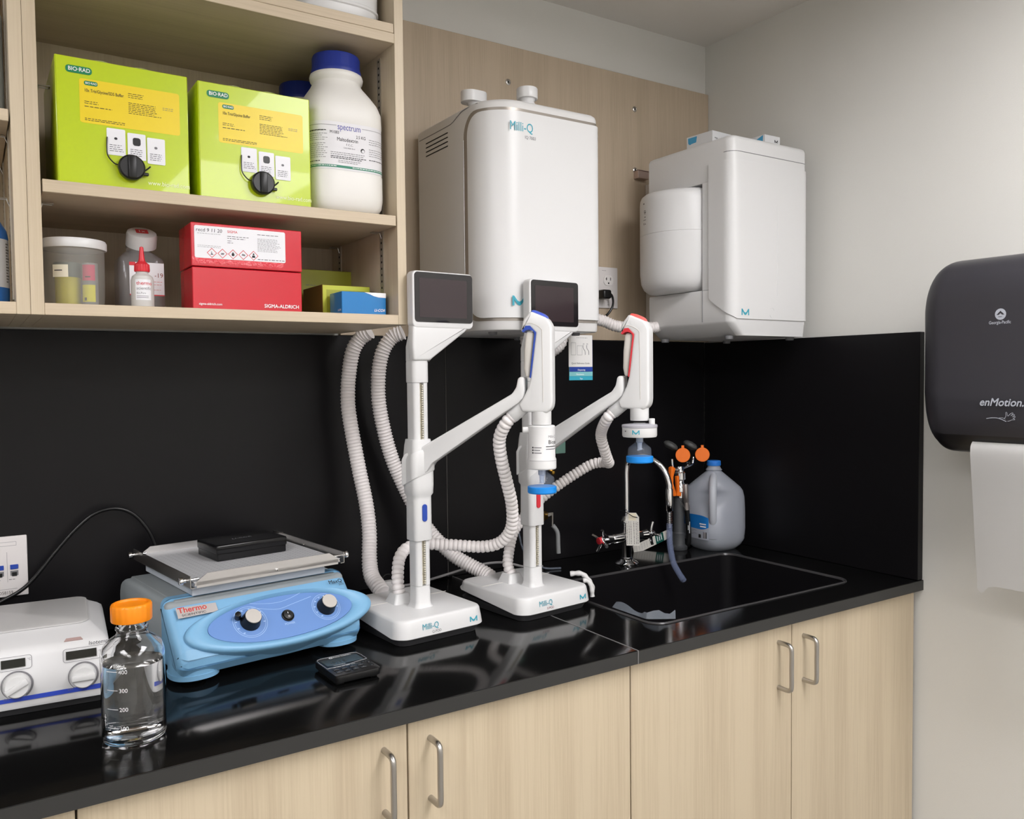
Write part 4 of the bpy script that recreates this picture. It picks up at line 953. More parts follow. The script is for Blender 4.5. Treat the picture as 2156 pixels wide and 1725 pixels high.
obj('grey_cable', B(mat('grey cable', '#8d8b8c', .45)).tube([(.790, -.09, .020), (.83, -.06, .012), (.88, -.045, .008), (.958, -.03, .012), (1.02, -.022, .018), (1.08, -.022, .024), (1.14, -.03, .022), (1.19, -.05, .008), (1.24, -.06, .0042)], .0032, 10, smooth=8, ds=.004), loc=(.8, -.09, 0), world=True, label='thin grey cable lying along the splashback behind the two dispensers', cat='cable')
t = thing('cable_box', 'small white block with a loop of wire behind the left dispenser', 'connector', (.780, -.100, 0))
obj('block', B(WHITEM).box(-.016, .016, -.010, .010, .001, .040, .003, 2), parent=t)
obj('wire_loop', B(BLACK).tube([(-.010, 0, .039), (-.012, -.002, .048), (-.004, -.002, .055), (.008, 0, .054), (.016, 0, .046), (.022, .004, .03), (.03, .008, .015), (.04, .012, .006)], .0016, 8, smooth=6, ds=.002), parent=t)
# quick guide card hanging under the tall unit
t = thing('guide_card', 'quick reference guide card with blue and teal stripes hanging under the tall unit', 'card', (1.235, -.235, .49))
BL2 = mat('deep blue stripe', '#20409a', .5); TE2 = mat('pale teal stripe', '#7fc0c4', .5); TE3 = mat('teal stripe', '#34a5bd', .5)
for i, (x0_, x1_, z0_, z1_, y_, m_) in enumerate(((-.0345, .0365, 0.0, .108, .0014, TE3), (-.0345, .0360, .010, .108, .0007, TE2), (-.0340, .0355, .0205, .108, 0, BL2), (-.0370, .0345, .0320, .1083, -.0007, PAPER))):
    b = B(m_).box(x0_, x1_, y_-.0003, y_+.0003, z0_, z1_)
    F = lambda x, z: FY(x, y_-.0005, z)
    if i == 0: b.text('Tips', .0052, F(-.003, .002), WPRINT, bold=.02)
    if i == 1: b.text('Maintenance', .0052, F(-.014, .0125), WPRINT, bold=.02, sx=.9)
    if i == 2: b.text('Dispensing', .0052, F(-.010, .0230), WPRINT, bold=.02)
    if i == 3:
        b.text('Quick Reference Guide', .0062, F(-.029, .0385), INK, sx=.92); b.words(-.014, .022, [.101], F(0, 0), GINK, .0012, 4)
        for bx0, bz0, bx1, bz1 in ((-.030, .060, -.016, .090), (-.012, .060, .003, .083), (.006, .085, .0095, .0885), (.017, .085, .0205, .0885)):
            for s_ in ((bx0, bz0, bx1, bz0+.0006), (bx0, bz1-.0006, bx1, bz1), (bx0, bz0, bx0+.0006, bz1), (bx1-.0006, bz0, bx1, bz1)): b.poly([(s_[0], s_[1], 0), (s_[2], s_[1], 0), (s_[2], s_[3], 0), (s_[0], s_[3], 0)], GINK, F(0, 0))
        for ox in (0, .011): b.tube([(.006+ox, -.0012, .084), (.007+ox, -.0012, .076), (.012+ox, -.0012, .070), (.0125+ox, -.0012, .061)], .0006, 5, smooth=5, ds=.001, m=GINK)
    obj('card_leaf', b, parent=t, ang=0)
obj('ball_chain', B(STEEL).tube([(.0, 0, .105), (.0, .001, .1082)], .0012, 8, ds=.001), parent=t)
# ------------------------------------------------------------------ platform shaker
SB = mat('pale blue enamel', '#79abcf', 0.38); SB2 = mat('panel blue', '#5f86c2', 0.4); SG = mat('shaker grey housing', '#8e9598', 0.5); SG2 = mat('shaker platform support', '#c3cad4', 0.4)
TRAY = mat('tray metal', '#bcbdc0', 0.42); BRUSH = mat('bright tray flange', '#cfccca', .28, metal=.75); LBL_ = mat('light blue line', '#a9c6ea', .5)
SL, SR = (.41, -.221, 0), math.radians(7.5)
t = thing('orbital_shaker', 'pale blue platform shaker with two knobs on an oval panel', 'shaker', SL, SR)
b = B(SG).prism([(-.125, .020), (-.125, .1285), (.115, .1285), (.135, .120), (.145, .100), (.145, .026), (.135, .020)], 'x', -.166, .166, .0095, 4)
b.prism([(-.12, .100), (-.12, .1300), (.118, .1300), (.138, .118), (.143, .100)], 'x', -.150, .150, .002, 2)
obj('housing', b, parent=t, ang=50)
b = B(SB).prism([(-.095, .1325), (-.108, .1325), (-.122, .124), (-.182, .060), (-.188, .048), (-.187, .028), (-.180, .020), (-.095, .020)], 'x', -.1685, .1685, .015, 5)
for sx in (-1, 1):
    b.loft([sellipse(sx*.131, -.146, .040, .040, z, 2.3, 40) for z in (.010, .0106)] + [sellipse(sx*.131, -.146, .0405, .0405, .018, 2.3, 40), sellipse(sx*.131, -.146, .039, .039, .0185, 2.3, 40), sellipse(sx*.131, -.146, .0375, .040, .050, 2.3, 40)])
obj('front_cover', b, parent=t, ang=50)
for sx in (-1, 1):
    for fy in (-.146, .135):
        obj('foot', B(BLACKM).lathe([(0, .0005), (.018, .0005), (.020, .003), (.020, .0105), (0, .0105)] if fy < 0 else [(0, .0005), (.018, .0005), (.020, .003), (.020, .0205), (0, .0205)], c=(sx*.131, fy, 0), seg=28), parent=t)
pc = Vector((0.022, -.1666, .0785)); upv = Vector((0, .066, .070)).normalized()
PF = frame(pc, (1, 0, 0), upv)                                       # frame on the slanted front
def el(rx, ry, z, n=72, dy=0): return [(rx*math.cos(2*PI*i/n), ry*math.sin(2*PI*i/n)+dy, z) for i in range(n)]
b = B(SB).loft([el(.166, .048, -.040, dy=-.003), el(.173, .0508, -.006, dy=-.003), el(.1745, .0515, .001, dy=-.003), el(.172, .0503, .0055, dy=-.003), el(.164, .0480, .0080, dy=-.002), el(.150, .0455, .0070, dy=0), el(.1365, .0420, .0035, dy=.001), el(.1345, .0410, .0005, dy=.001)], cap=(True, False), xf=PF)
obj('oval_bezel', b, parent=t, ang=60)
b = B(SB2).loft([el(.1344, .0409, -.006, dy=.001), el(.1344, .0409, .0022, dy=.001)], xf=PF)
def ring2d(b, cx, cy, r, w_, m, z=.0025, n=44):
    t_ = bmesh.new(); A = [t_.verts.new((cx+r*math.cos(2*PI*i/n), cy+r*math.sin(2*PI*i/n), z)) for i in range(n)]; D = [t_.verts.new((cx+(r-w_)*math.cos(2*PI*i/n), cy+(r-w_)*math.sin(2*PI*i/n), z)) for i in range(n)]
    for i in range(n): t_.faces.new((A[i], A[(i+1) % n], D[(i+1) % n], D[i]))
    b.add(t_, m, PF)
K1, K2 = (-.0610, .0035), (.0830, .0030)
for (cx, cy), r0 in ((K1, .0300), (K2, .0270)):
    ring2d(b, cx, cy, r0, .0007, LBL_); ring2d(b, cx, cy, r0-.003, .0006, LBL_)
    for k in range(9):
        an = math.radians(230-30*k)
        b.poly([(cx+(r0-.0055)*math.cos(an)+dx, cy+(r0-.0055)*math.sin(an)+dy, .0026) for dx, dy in ((-.0016, -.0009), (.0016, -.0009), (.0016, .0009), (-.0016, .0009))], LBL_, PF)
def swoosh(P):
    Q = catmull([(x, y, 0) for x, y in P], 10)
    for a, c in zip(Q, Q[1:]): b.poly([(a.x, a.y-.00035, .0026), (c.x, c.y-.00035, .0026), (c.x, c.y+.00035, .0026), (a.x, a.y+.00035, .0026)], LBL_, PF)
swoosh([(-.052, .0385), (-.035, .0340), (-.005, .0300), (.020, .0330), (.048, .0415)]); swoosh([(-.052, .0310), (-.035, .0240), (-.005, .0170), (.025, .0220), (.062, .0290)])
b.text('POWER', .0055, PF @ Matrix.Translation((-.0035, -.0165, .0026)), LBL_, bold=.02)
obj('control_panel', b, parent=t, ang=40)
def knob(cx, cy, ang_, nm='knob'):
    xf = PF @ Matrix.Translation((cx, cy, .0024))
    b = B(BLACK).lathe([(0, 0), (.0175, 0), (.0170, .003), (.0155, .0055), (.0148, .018), (.0140, .0195), (0, .0195)], seg=44, xf=xf)
    b.lathe([(0, .0196), (.0138, .0196), (.0132, .0206), (0, .0208)], seg=40, m=mat('knob cap grey', '#b9b4ae', .4), xf=xf)
    b.box(-.0007, .0007, .0125, .0151, .008, .0200, m=WPRINT, xf=xf @ Matrix.Rotation(ang_, 4, 'Z'))
    obj(nm, b, parent=t, ang=40)
knob(K1[0], K1[1], math.radians(-70)); knob(K2[0], K2[1], math.radians(35))
xf = PF @ Matrix.Translation((.0070, .0005, .0024))
b = B(BLACK).lathe([(0, 0), (.0112, 0), (.0112, .0020), (.0100, .0030), (.0088, .0022), (0, .0022)], seg=40, xf=xf).lathe([(0, .0022), (.0084, .0022), (.0080, .0040), (0, .0046)], seg=32, xf=xf)
b.box(-.0004, .0004, .0022, .0052, .0044, .0048, m=WPRINT, xf=xf); b.text('O', .0048, xf @ Matrix.Translation((-.0018, -.0050, .0047)), WPRINT)
obj('power_switch', b, parent=t, ang=40)
obj('lever_peg', B(BLACK).cyl(PF @ Vector((K1[0]-.019, K1[1]+.011, .003)), PF @ Vector((K1[0]-.022, K1[1]+.012, .017)), .0052, bev=.001, seg=20), parent=t)
pb = Vector((-.1195, -.1372, .1135)); BF = frame(pb, (1, -.0, 0), upv) @ Matrix.Scale(.88, 4)
b = B(mat('badge silver', '#b8b2b0', .35, metal=.4)).poly([(-.0385, -.0135, .0016), (.0375, -.0125, .0016), (.0375, .0065, .0016), (-.0385, .0095, .0016)], None, BF @ Matrix.Translation((0, 0, .0006)))
b.text('Thermo', .0165, BF @ Matrix.Translation((-.036, -.0028, .0026)), mat('badge red', '#c4362c', .4), bold=.03, sx=1.0); b.text('SCIENTIFIC', .0062, BF @ Matrix.Translation((-.031, -.0105, .0026)), INK, bold=.01, sx=1.5)
obj('badge', b, parent=t, ang=0)
b = B(INK).text('MaxQ', .0105, frame(Vector((.1265, -.1386, .1150)), (1, 0, 0), upv), mat('navy print', '#10222f', .5), bold=.035, sx=1.05).text('2000', .0052, frame(Vector((.1450, -.1425, .1105)), (1, 0, 0), upv), INK)
obj('model_lettering', b, parent=t, ang=0)
b = B(SG2).box(-.121, .127, -.121, .128, .1335, .1560, .001, 1).box(-.121, .127, -.1215, -.1205, .1335, .1440, m=SG2)
obj('platform_support', b, parent=t)
TX, TY, TW, TD, TZ = .010, .004, .136, .150, .1620
b = B(TRAY).box(TX-TW, TX+TW, TY-TD, TY+TD, TZ-.0015, TZ)
for sgn in (-1, 1):                                                   # front and back flanges rise and have sloping ends
    y = TY+sgn*TD; pr_ = [(TX-TW+.010, TZ-.006), (TX-TW, TZ-.006), (TX-TW+.002, TZ-.001), (TX-TW+.022, TZ+.0130), (TX+TW-.022, TZ+.0130), (TX+TW-.002, TZ-.001), (TX+TW, TZ-.006)]
    b.prism(pr_, 'y', y-.0008, y+.0008, m=BRUSH)
    b.prism([(TX-TW+.004, TZ-.010), (TX+TW-.004, TZ-.010), (TX+TW-.004, TZ), (TX-TW+.004, TZ)], 'y', y-.0008, y+.0008, m=BRUSH)
    b.lathe([(0, 0), (.0028, 0), (.0022, .0016), (0, .002)], seg=16, m=CHROME, xf=Matrix.Translation((TX+.01, y-.0008, TZ-.001)) @ Matrix.Rotation(PI/2, 4, 'X'))
for ix in range(26):
    for iy in range(22):
        x, y = TX-.13+ix*.0104, TY-.115+iy*.0105
        if abs(x-TX) < .135: b.poly([(x-.0017, y-.0007, TZ+.0003), (x+.0017, y-.0007, TZ+.0003), (x+.0017, y+.0007, TZ+.0003), (x-.0017, y+.0007, TZ+.0003)], mat('tray perforation', '#8b8b90', .7))
obj('tray', b, parent=t, ang=0)
for sgn in (-1, 1):
    x = TX+sgn*(TW+.007)
    b = B(STEEL).box(x-.0009, x+.0009, TY-TD-.004, TY+TD+.004, TZ-.008, TZ+.012, .0004, 1).box(min(x, x-sgn*.007), max(x, x-sgn*.007), TY-TD-.004, TY+TD+.004, TZ-.0090, TZ-.0078)
    b.lathe([(0, 0), (.0026, 0), (.0020, .0014), (0, .0018)], seg=16, m=CHROME, xf=Matrix.Translation((x-sgn*.0009, TY+.01, TZ+.002)) @ Matrix.Rotation(-sgn*PI/2, 4, 'Y'))
    rl = obj('side_rail', b, parent=t)
    for yy in (TY-TD+.010, TY+TD-.010):
        b = B(CHROME).cyl((x, yy, TZ+.003), (x+sgn*.009, yy, TZ+.003), .0034, seg=16).cyl((x+sgn*.008, yy, TZ+.003), (x+sgn*.0145, yy, TZ+.003), .0062, bev=.001, seg=18).cyl((x, yy, TZ+.003), (x-sgn*.018, yy, TZ+.003), .0022, seg=12)
        obj('clamp_screw', b, parent=rl)
t = thing('incubation_box', 'small glossy black box lying on the shaker tray', 'box', (.436, -.1895, TZ+.0004), math.radians(9))
b = B(mat('black lacquer plastic', '#0d0d0f', .18)).box(-.069, .069, -.046, .046, 0, .021, .0022, 2).box(-.0705, .0705, -.0475, .0475, .013, .0300, .003, 3)
b.text('LI-COR', .0125, frame((-.022, -.004, .0302), (1, 0, 0), (0, 1, 0)), mat('silver print', '#8f8f94', .4, metal=.5), bold=.03, shear=.25)
obj('box_body', b, parent=t)

# ------------------------------------------------------------------ hotplate stirrer
t = thing('hotplate_stirrer', 'white hotplate stirrer with two dials and a blue stripe at the left edge', 'hotplate', (.080, -.27, 0), math.radians(-4.5))
HW = mat('hotplate white', '#d9d9da', .28)
b = B(HW); secs = []
for z, yf, xr, r in ((.012, -.1285, .1000, .012), (.016, -.130, .1010, .013), (.086, -.126, .1020, .014), (.094, -.121, .1000, .016), (.100, -.108, .0940, .018), (.106, -.062, .0800, .02), (.1085, -.055, .077, .02)):
    secs.append(rrect(-.125, xr, yf, .132 if z < .1 else .125, r, z, 8))
b.loft(secs, cap=(True, True))
SP_ = frame((0, -.1305, 0), (1, 0, 0), (0, .055, 1))
def HP(x, z, d=0): return frame((x, -.1306+(z-.016)*.0555-.0004-d, z), (1, 0, 0), (0, .0555, 1))
b.poly([(-.12, 0, 0), (.0975, 0, 0), (.0975, .0075, 0), (-.12, .0055, 0)], mat('blue stripe', '#2f49b8', .4), HP(0, .0235, .0003))
for x0_, w_, z_, dw in ((-.0480, .044, .0705, .0315), (.0370, .060, .0700, .042)):
    ring = rrect(0, w_, 0, .0205, .004, 0, 4); inn = rrect(.0006, w_-.0006, .0006, .0199, .0035, 0, 4); tb_ = bmesh.new()
    A = [tb_.verts.new(p) for p in ring]; D = [tb_.verts.new(p) for p in inn]
    for i in range(len(A)): tb_.faces.new((A[i], A[(i+1) % len(A)], D[(i+1) % len(A)], D[i]))
    b.add(tb_, GINK, HP(x0_, z_, .0003)); b.box(.004, .004+dw, .004, .0165, 0, .0006, m=mat('lcd off', '#23231f', .2), xf=HP(x0_, z_, .0002))
b.text('rpm', .0050, HP(.0860, .0805, .0004), GINK); b.text('Isotemp', .0085, HP(.072, .0925, .0004), INK, shear=.1); b.text('OFF', .0045, HP(-.042, .0275, .0006), GINK); b.text('OFF', .0045, HP(.042, .0275, .0006), GINK)
b.text('°C', .0045, HP(-.010, .083, .0004), GINK)
obj('housing', b, parent=t, ang=45)
b = B(mat('hotplate ceramic', '#bfbebd', .35)).loft([rrect(-.118, .074, -.053, .122, .018, .1080), rrect(-.120, .0755, -.055, .124, .019, .1100), rrect(-.120, .0755, -.055, .124, .019, .1115), rrect(-.118, .0735, -.053, .122, .018, .1125)])
obj('hot_plate', b, parent=t)
b = B(DGREY).loft([rrect(-.118, .094, -.120, .125, .012, .0005), rrect(-.122, .098, -.126, .129, .013, .0125)])
obj('base_tray', b, parent=t)
for x_, lit in ((-.058, 0), (.052, 0)):
    obj('indicator_window', B(mat('rose window', '#a88f8b', .35)).prism([(-.013, 0), (.013, 0), (.010, .0055), (-.010, .0055)], 'z', -.0006, .0006, xf=frame((x_, -.1130, .0985), (1, 0, 0), (0, .70, .5))), parent=t, ang=0)
for kx, kz, an in ((-.0240, .0480, 28), (.0640, .0470, 0)):
    xf = HP(kx, kz, .0)
    b = B(WHITE).lathe([(0, 0), (.0185, 0), (.0180, .004), (.0165, .0125), (.0150, .0140), (0, .0140)], seg=48, xf=xf)
    b.box(-.0160, .0160, -.0042, .0042, .010, .0178, .0012, 2, xf=xf @ Matrix.Rotation(math.radians(an), 4, 'Z'))
    kb = obj('dial_knob', b, parent=t, ang=40)
    b = B(GINK); tb_ = bmesh.new(); n_ = 40; wv = lambda f: .0006+.0030*f
    A = []; D = []
    for i in range(n_+1):
        f = i/n_; a_ = math.radians(235-290*f); A.append(tb_.verts.new((.0212*math.cos(a_), .0212*math.sin(a_), .0006))); D.append(tb_.verts.new(((.0212-wv(f))*math.cos(a_), (.0212-wv(f))*math.sin(a_), .0006)))
    for i in range(n_): tb_.faces.new((A[i], A[i+1], D[i+1], D[i]))
    b.add(tb_, GINK, xf); obj('dial_scale', b, parent=t, ang=0)

# ------------------------------------------------------------------ glass bottle with orange cap
t = thing('media_bottle', 'clear glass bottle half full of water with an orange screw cap', 'bottle', (.1800, -.5710, 0))
outer = [(0, .0008), (.036, .0008), (.0405, .003), (.0416, .008), (.0418, .016), (.0418, .116), (.0410, .124), (.0378, .133), (.030, .1405), (.0225, .1455), (.0200, .149), (.0195, .152), (.0215, .1545), (.0215, .157), (.0195, .159), (.0190, .178)]
inner = [(.0165, .178), (.0165, .152), (.0190, .146), (.0280, .1380), (.0360, .1300), (.0388, .121), (.0392, .112), (.0392, .013), (.0385, .0085), (.034, .0062), (0, .0062)]
bg_ = B(GLASS).lathe(outer+inner, seg=72)
b = B(WATER).lathe([(0, .0066), (.0334, .0066), (.0378, .0090), (.0387, .0134), (.0387, .1085), (.0391, .1103), (.0380, .1092), (.0, .1088)], seg=72)
obj('water', b, parent=t, ang=60)
ORG = ORANGE
b = B(ORG).lathe([(0, .1660), (.0262, .1660), (.0268, .1675), (.0268, .1865), (.0258, .1895), (.0238, .1905), (.0222, .1900), (.0212, .1875), (0, .1872)], seg=120, flute=.0005, nfl=20, frange=(.168, .187))
obj('screw_cap', b, parent=t, ang=50)
b = bg_; A0 = math.radians(212); WP = WPRINT
for z_, s_ in ((.0285, '100'), (.0545, '200'), (.0805, '300'), (.1060, '400')):
    b.text(s_, .0078, None, WP, bold=.01, cyl=(0, 0, .0421, A0+.42, z_-.0025)); cylquad(b, .0421, A0-.02, A0+.38, z_, z_+.0007, WP, 8)
b.text('500mL', .0062, None, WP, bold=.02, cyl=(0, 0, .0421, A0+.25, .1120)); cylquad(b, .0421, A0-.16, A0-.145, .030, .046, WP, 2); cylquad(b, .0421, A0-.20, A0-.10, .0420, .0427, WP, 2); cylquad(b, .0421, A0-.20, A0-.10, .0370, .0376, WP, 2)
obj('glass_body', bg_, parent=t, ang=60)

# ------------------------------------------------------------------ timer
t = thing('lab_timer', 'small black digital timer lying in front of the shaker', 'timer', (.5225, -.505, 0), math.radians(2))
TB = mat('timer black', '#131314', .3)
b = B(TB).prism([(x, y) for x, y, _ in rrect(-.040, .040, -.049, .049, .008, 0, 6)], 'z', .0045, .0165, .002, 2)
TF = frame((0, 0, .0169), (1, 0, 0), (0, 1, 0))
b.poly(rrect(-.033, .033, .006, .036, .003, 0, 4), mat('timer lcd', '#3a3c39', .15), TF)
b.text('Fisher Scientific', .0058, TF @ Matrix.Translation((-.008, .0400, .0003)), WPRINT, bold=.03, sx=.9)
for k in range(20): 
    a0, a1 = 2*PI*k/20, 2*PI*(k+1)/20
    b.poly([(-.0125+r_*math.cos(a), .0420+r_*math.sin(a), .0003) for r_, a in ((.0018, a0), (.0034, a0), (.0034, a1), (.0018, a1))], WPRINT, TF)
LC = mat('lcd digits', '#383b37', .3)
b.text('0:15', .0170, TF @ Matrix.Translation((-.022, .0130, .0003)), LC, sx=1.0)
b.text('TRACEABLE', .0045, TF @ Matrix.Translation((-.024, .0012, .0003)), WPRINT, sx=.9)
b.words(-.028, .012, [-.0075], TF @ Matrix.Translation((0, 0, .0003)), WPRINT, .0016, 3, False)
obj('case', b, parent=t)
b = B(mat('clear timer frame', '#8d8e92', .15)).tube([(-.038, -.005, .0170), (-.0385, .030, .0170), (-.0365, .0440, .0170), (-.030, .0480, .0170), (.030, .0480, .0170), (.0365, .0440, .0170), (.0385, .030, .0170), (.038, .004, .0170), (.018, .001, .0170), (.002, -.0035, .0170), (-.018, -.005, .0170), (-.038, -.005, .0170)], .0006, 6, ds=.003)
obj('clear_bezel', b, parent=t)
for i in range(8):
    x_, y_ = -.028+(i % 4)*.0145, -.017-(i//4)*.013
    obj('button', B(mat('timer key', '#242425', .4)).box(x_-.005, x_+.005, y_-.0035, y_+.0035, .0165, .0178, .0008, 1).box(x_-.001, x_+.001, y_-.0008, y_+.0008, .0178, .0180, m=GINK), parent=t)
for x_, y_ in ((.026, -.006), (.034, -.012), (.032, -.028)): obj('button', B(BLACK).lathe([(0, 0), (.0035, 0), (.003, .0012), (0, .0014)], c=(x_, y_, .0165), seg=16), parent=t)
for x_ in (-.03, .03): obj('foot', B(BLACKM).box(x_-.006, x_+.006, -.040, .040, .0004, .0046), parent=t)
# ------------------------------------------------------------------ faucet with two handles, tags
t = thing('lab_faucet', 'chrome gooseneck lab faucet with clear tube on its nozzle, behind the sink', 'faucet', (1.450, -.150, 0))
b = B(CHROME).lathe([(0, .0004), (.030, .0004), (.031, .003), (.027, .007), (.020, .010), (.0165, .014), (.0165, .018), (0, .018)], seg=44)
obj('base_flange', b, parent=t, ang=40)
b = B(CHROME).lathe([(.0135, .016), (.0135, .105), (.0150, .108), (.0150, .118), (.0115, .123), (.0105, .128)], seg=36)
b.cyl((-.052, .0, .072), (.050, .0, .072), .0135, bev=.002, seg=28).cyl((-.072, 0, .072), (-.050, 0, .072), .0165, .0120, seg=24).cyl((.048, 0, .072), (.066, 0, .072), .0120, .0155, seg=24)
obj('valve_body', b, parent=t, ang=40)
neck = [(0, 0, .12), (0, 0, .20), (0, 0, .250), (.003, -.006, .272), (.012, -.028, .287), (.024, -.055, .287), (.037, -.081, .272), (.046, -.099, .248), (.050, -.108, .222), (.050, -.109, .205)]
obj('gooseneck', B(CHROME).tube(neck, .0068, 20, smooth=8, ds=.004, rf=lambda s_: .0068+.0012*max(0, min(1, (s_-.22)/.03))), parent=t, ang=60)
b = B(CHROME).cyl((.050, -.109, .208), (.050, -.109, .150), .0098, .0088, seg=24, bev=.001); z = .149
prof = []
for k in range(10): prof += [(.0046, z), (.0078, z-.0018), (.0046, z-.0036)]; z -= .0045
b.lathe(prof, c=(.050, -.109, 0), seg=20)
obj('serrated_nozzle', b, parent=t, ang=40)
for sgn, nm in ((-1, 0), (1, 1)):
    hx = sgn*.082
    b = B(CHROME).cyl((sgn*.064, 0, .072), (hx, 0, .072), .0060, seg=18).cyl((hx-sgn*.002, 0, .072), (hx+sgn*.008, 0, .072), .0095, bev=.001, seg=24)
    for k, an in enumerate((20, 110, 200, 290)):
        a_ = math.radians(an+(0 if sgn < 0 else -18)); e = (0, math.cos(a_), math.sin(a_))
        b.tube([(hx+sgn*.004, e[1]*.007, .072+e[2]*.007), (hx+sgn*.006, e[1]*.020, .072+e[2]*.020), (hx+sgn*.010, e[1]*.031, .072+e[2]*.031)], .0042, 12, smooth=4, ds=.003)
    h_ = obj('handle', b, parent=t, ang=50, label='left chrome cross handle' if sgn < 0 else 'right chrome cross handle')
    obj('index_button', B(REDP if sgn < 0 else CHROME).cyl((hx+sgn*.0075, 0, .072), (hx+sgn*.0145, 0, .072), .0092 if sgn < 0 else .007, bev=.0015, seg=28), parent=h_)
tube_m = mat('clear blue tubing', '#8793b4', 0.12, alpha=.42, spec=1)
b = B(tube_m).tube([(.050, -.109, .118), (.0500, -.109, .100), (.0515, -.110, .060), (.060, -.112, .018), (.074, -.116, -.010), (.090, -.120, -.034)], .0078, 18, smooth=8, ds=.004, cap=False)
obj('outlet_tube', b, parent=t, label='clear bluish flexible tube hanging into the sink')
def tag_card(name, label, loc, F, w_, h_, seed, hole=True, stripe=False):
    c = thing(name, label, 'tag', loc)
    b = B(mat('tag card', '#d9d6cf', .6)); ch = .012 if not stripe else .008
    P = [(-w_/2, 0), (w_/2, 0), (w_/2, h_-ch), (w_/2-ch*.6, h_), (-w_/2+ch*.6, h_), (-w_/2, h_-ch)]
    b.prism(P, 'z', -.0004, 0, xf=F)
    if hole:
        b.poly([(-.010, h_-.020, 0), (.010, h_-.020, 0), (.010, h_-.001, 0), (-.010, h_-.001, 0)], mat('tag reinforcement', '#e2d9c2', .6), F @ Matrix.Translation((0, 0, .0002)))
    r = random.Random(seed)
    for x_ in ([-.014, -.009, -.004, .004, .010, .014] if not stripe else []):
        b.add(_tmpwords(h_, seed+int(x_*1000)), INK, F @ Matrix.Translation((x_, 0, .0003)) @ Matrix.Rotation(PI/2, 4, 'Z'))
    if stripe:
        b.poly([(-w_/2, h_*.60, 0), (w_/2, h_*.60, 0), (w_/2, h_*.82, 0), (-w_/2, h_*.82, 0)], mat('dark green tag band', '#12564c', .5), F @ Matrix.Translation((0, 0, .0002)))
        for k in range(7): b.words(-w_/2+.004, w_/2-.004, [h_*.08+k*h_*.07], F @ Matrix.Translation((0, 0, .0002)), GINK, .0012, seed+k)
        for k in range(3): b.poly([(-w_/2+.004, h_*(.64+.055*k), 0), (w_/2-.006, h_*(.64+.055*k), 0), (w_/2-.006, h_*(.66+.055*k), 0), (-w_/2+.004, h_*(.66+.055*k), 0)], WPRINT, F @ Matrix.Translation((0, 0, .0004)))
    obj('tag_card', b, parent=c, ang=0)
    return c
def _tmpwords(h_, seed):
    t_ = bmesh.new(); r = random.Random(seed); x = .004
    while x < h_-.024:
        l = r.uniform(.002, .007); t_.faces.new([t_.verts.new(p) for p in ((x, 0, 0), (min(x+l, h_-.023), 0, 0), (min(x+l, h_-.023), .0011, 0), (x, .0011, 0))]); x += l+.0016
    return t_
vd = Vector((.62, .785, 0)).normalized(); rt = Vector((vd.y, -vd.x, 0))
c = tag_card('hanging_tag', 'cream paper tag tied to the faucet with a black tie', (1.4455, -.176, .053), frame((0.004, 0, 0), rt, (-.03, .0, 1)), .0345, .087, 5)
obj('tie', B(BLACKM).tube([(-.016, .010, .090), (-.012, -.001, .086), (0, -.004, .078), (.010, -.007, .075), (.020, -.008, .073), (.022, .004, .078), (.012, .040, .085), (-.008, .040, .088), (-.016, .010, .090)], .0011, 8, smooth=6, ds=.002), parent=c)
c = tag_card('loose_tag', 'white paper tag with dark green band leaning behind the faucet', (1.61, -.052, .001), frame((-.050, .000, .004), Vector((.21, -.03, -1)).normalized(), Vector((1, .05, .22)).normalized()), .026, .150, 9, hole=False, stripe=True)
# ------------------------------------------------------------------ brass ball valve behind the right dispenser
t = thing('ball_valve', 'brass ball valve with grey lever on the splashback behind the right dispenser', 'valve', (1.238, -.07, .13))
obj('valve_body', B(BRASS).cyl((1.238, -.001, .136), (1.238, -.06, .136), .011, seg=20).cyl((1.222, -.055, .136), (1.255, -.055, .136), .012, seg=8).lathe([(0, -.016), (.013, -.012), (.015, 0), (.013, .012), (0, .016)], c=(1.236, -.055, .136), seg=24), parent=t, world=True)
b = B(STEEL).box(1.247, 1.262, -.078, -.075, .138, .146, .0005, 1).cyl((1.2475, -.055, .141), (1.2475, -.080, .141), .004, seg=12).box(1.258, 1.262, -.079, -.074, .108, .146, .0005, 1)
obj('lever_arm', b, parent=t, world=True)
obj('lever_grip', B(mat('grey vinyl grip', '#8f9192', .45)).tube([(1.261, -.078, .112), (1.270, -.080, .100), (1.274, -.081, .088), (1.275, -.081, .06), (1.276, -.081, .038)], .0058, 14, smooth=6, ds=.003), parent=t, world=True)
t = thing('gas_cock', 'brass and green service cock on the splashback, half hidden behind the right dispenser arm', 'valve', (1.285, -.04, .28))
obj('cock_body', B(BRASS).cyl((1.283, -.001, .290), (1.283, -.045, .290), .012, seg=20).tube([(1.281, -.045, .305), (1.281, -.048, .285), (1.278, -.048, .262), (1.276, -.05, .250)], .007, 14, smooth=5, ds=.003).lathe([(0, -.006), (.005, -.004), (.006, 0), (.005, .004), (0, .006)], c=(1.279, -.056, .247), seg=16), parent=t, world=True)
obj('green_tab', B(mat('grey green plastic', '#5f7f74', .4)).box(1.286, 1.318, -.060, -.052, .296, .330, .002, 2), parent=t, world=True)
obj('thin_tube', B(mat('clear thin tubing', '#7d8796', .2, alpha=.4)).tube([(1.168, -.05, .135), (1.172, -.055, .09), (1.180, -.06, .055), (1.198, -.07, .025), (1.23, -.085, .006), (1.27, -.10, .0032)], .0026, 10, smooth=8, ds=.004), loc=(1.168, -.05, .1), world=True, label='thin clear tube curling down the splashback behind the right dispenser pole', cat='tube')

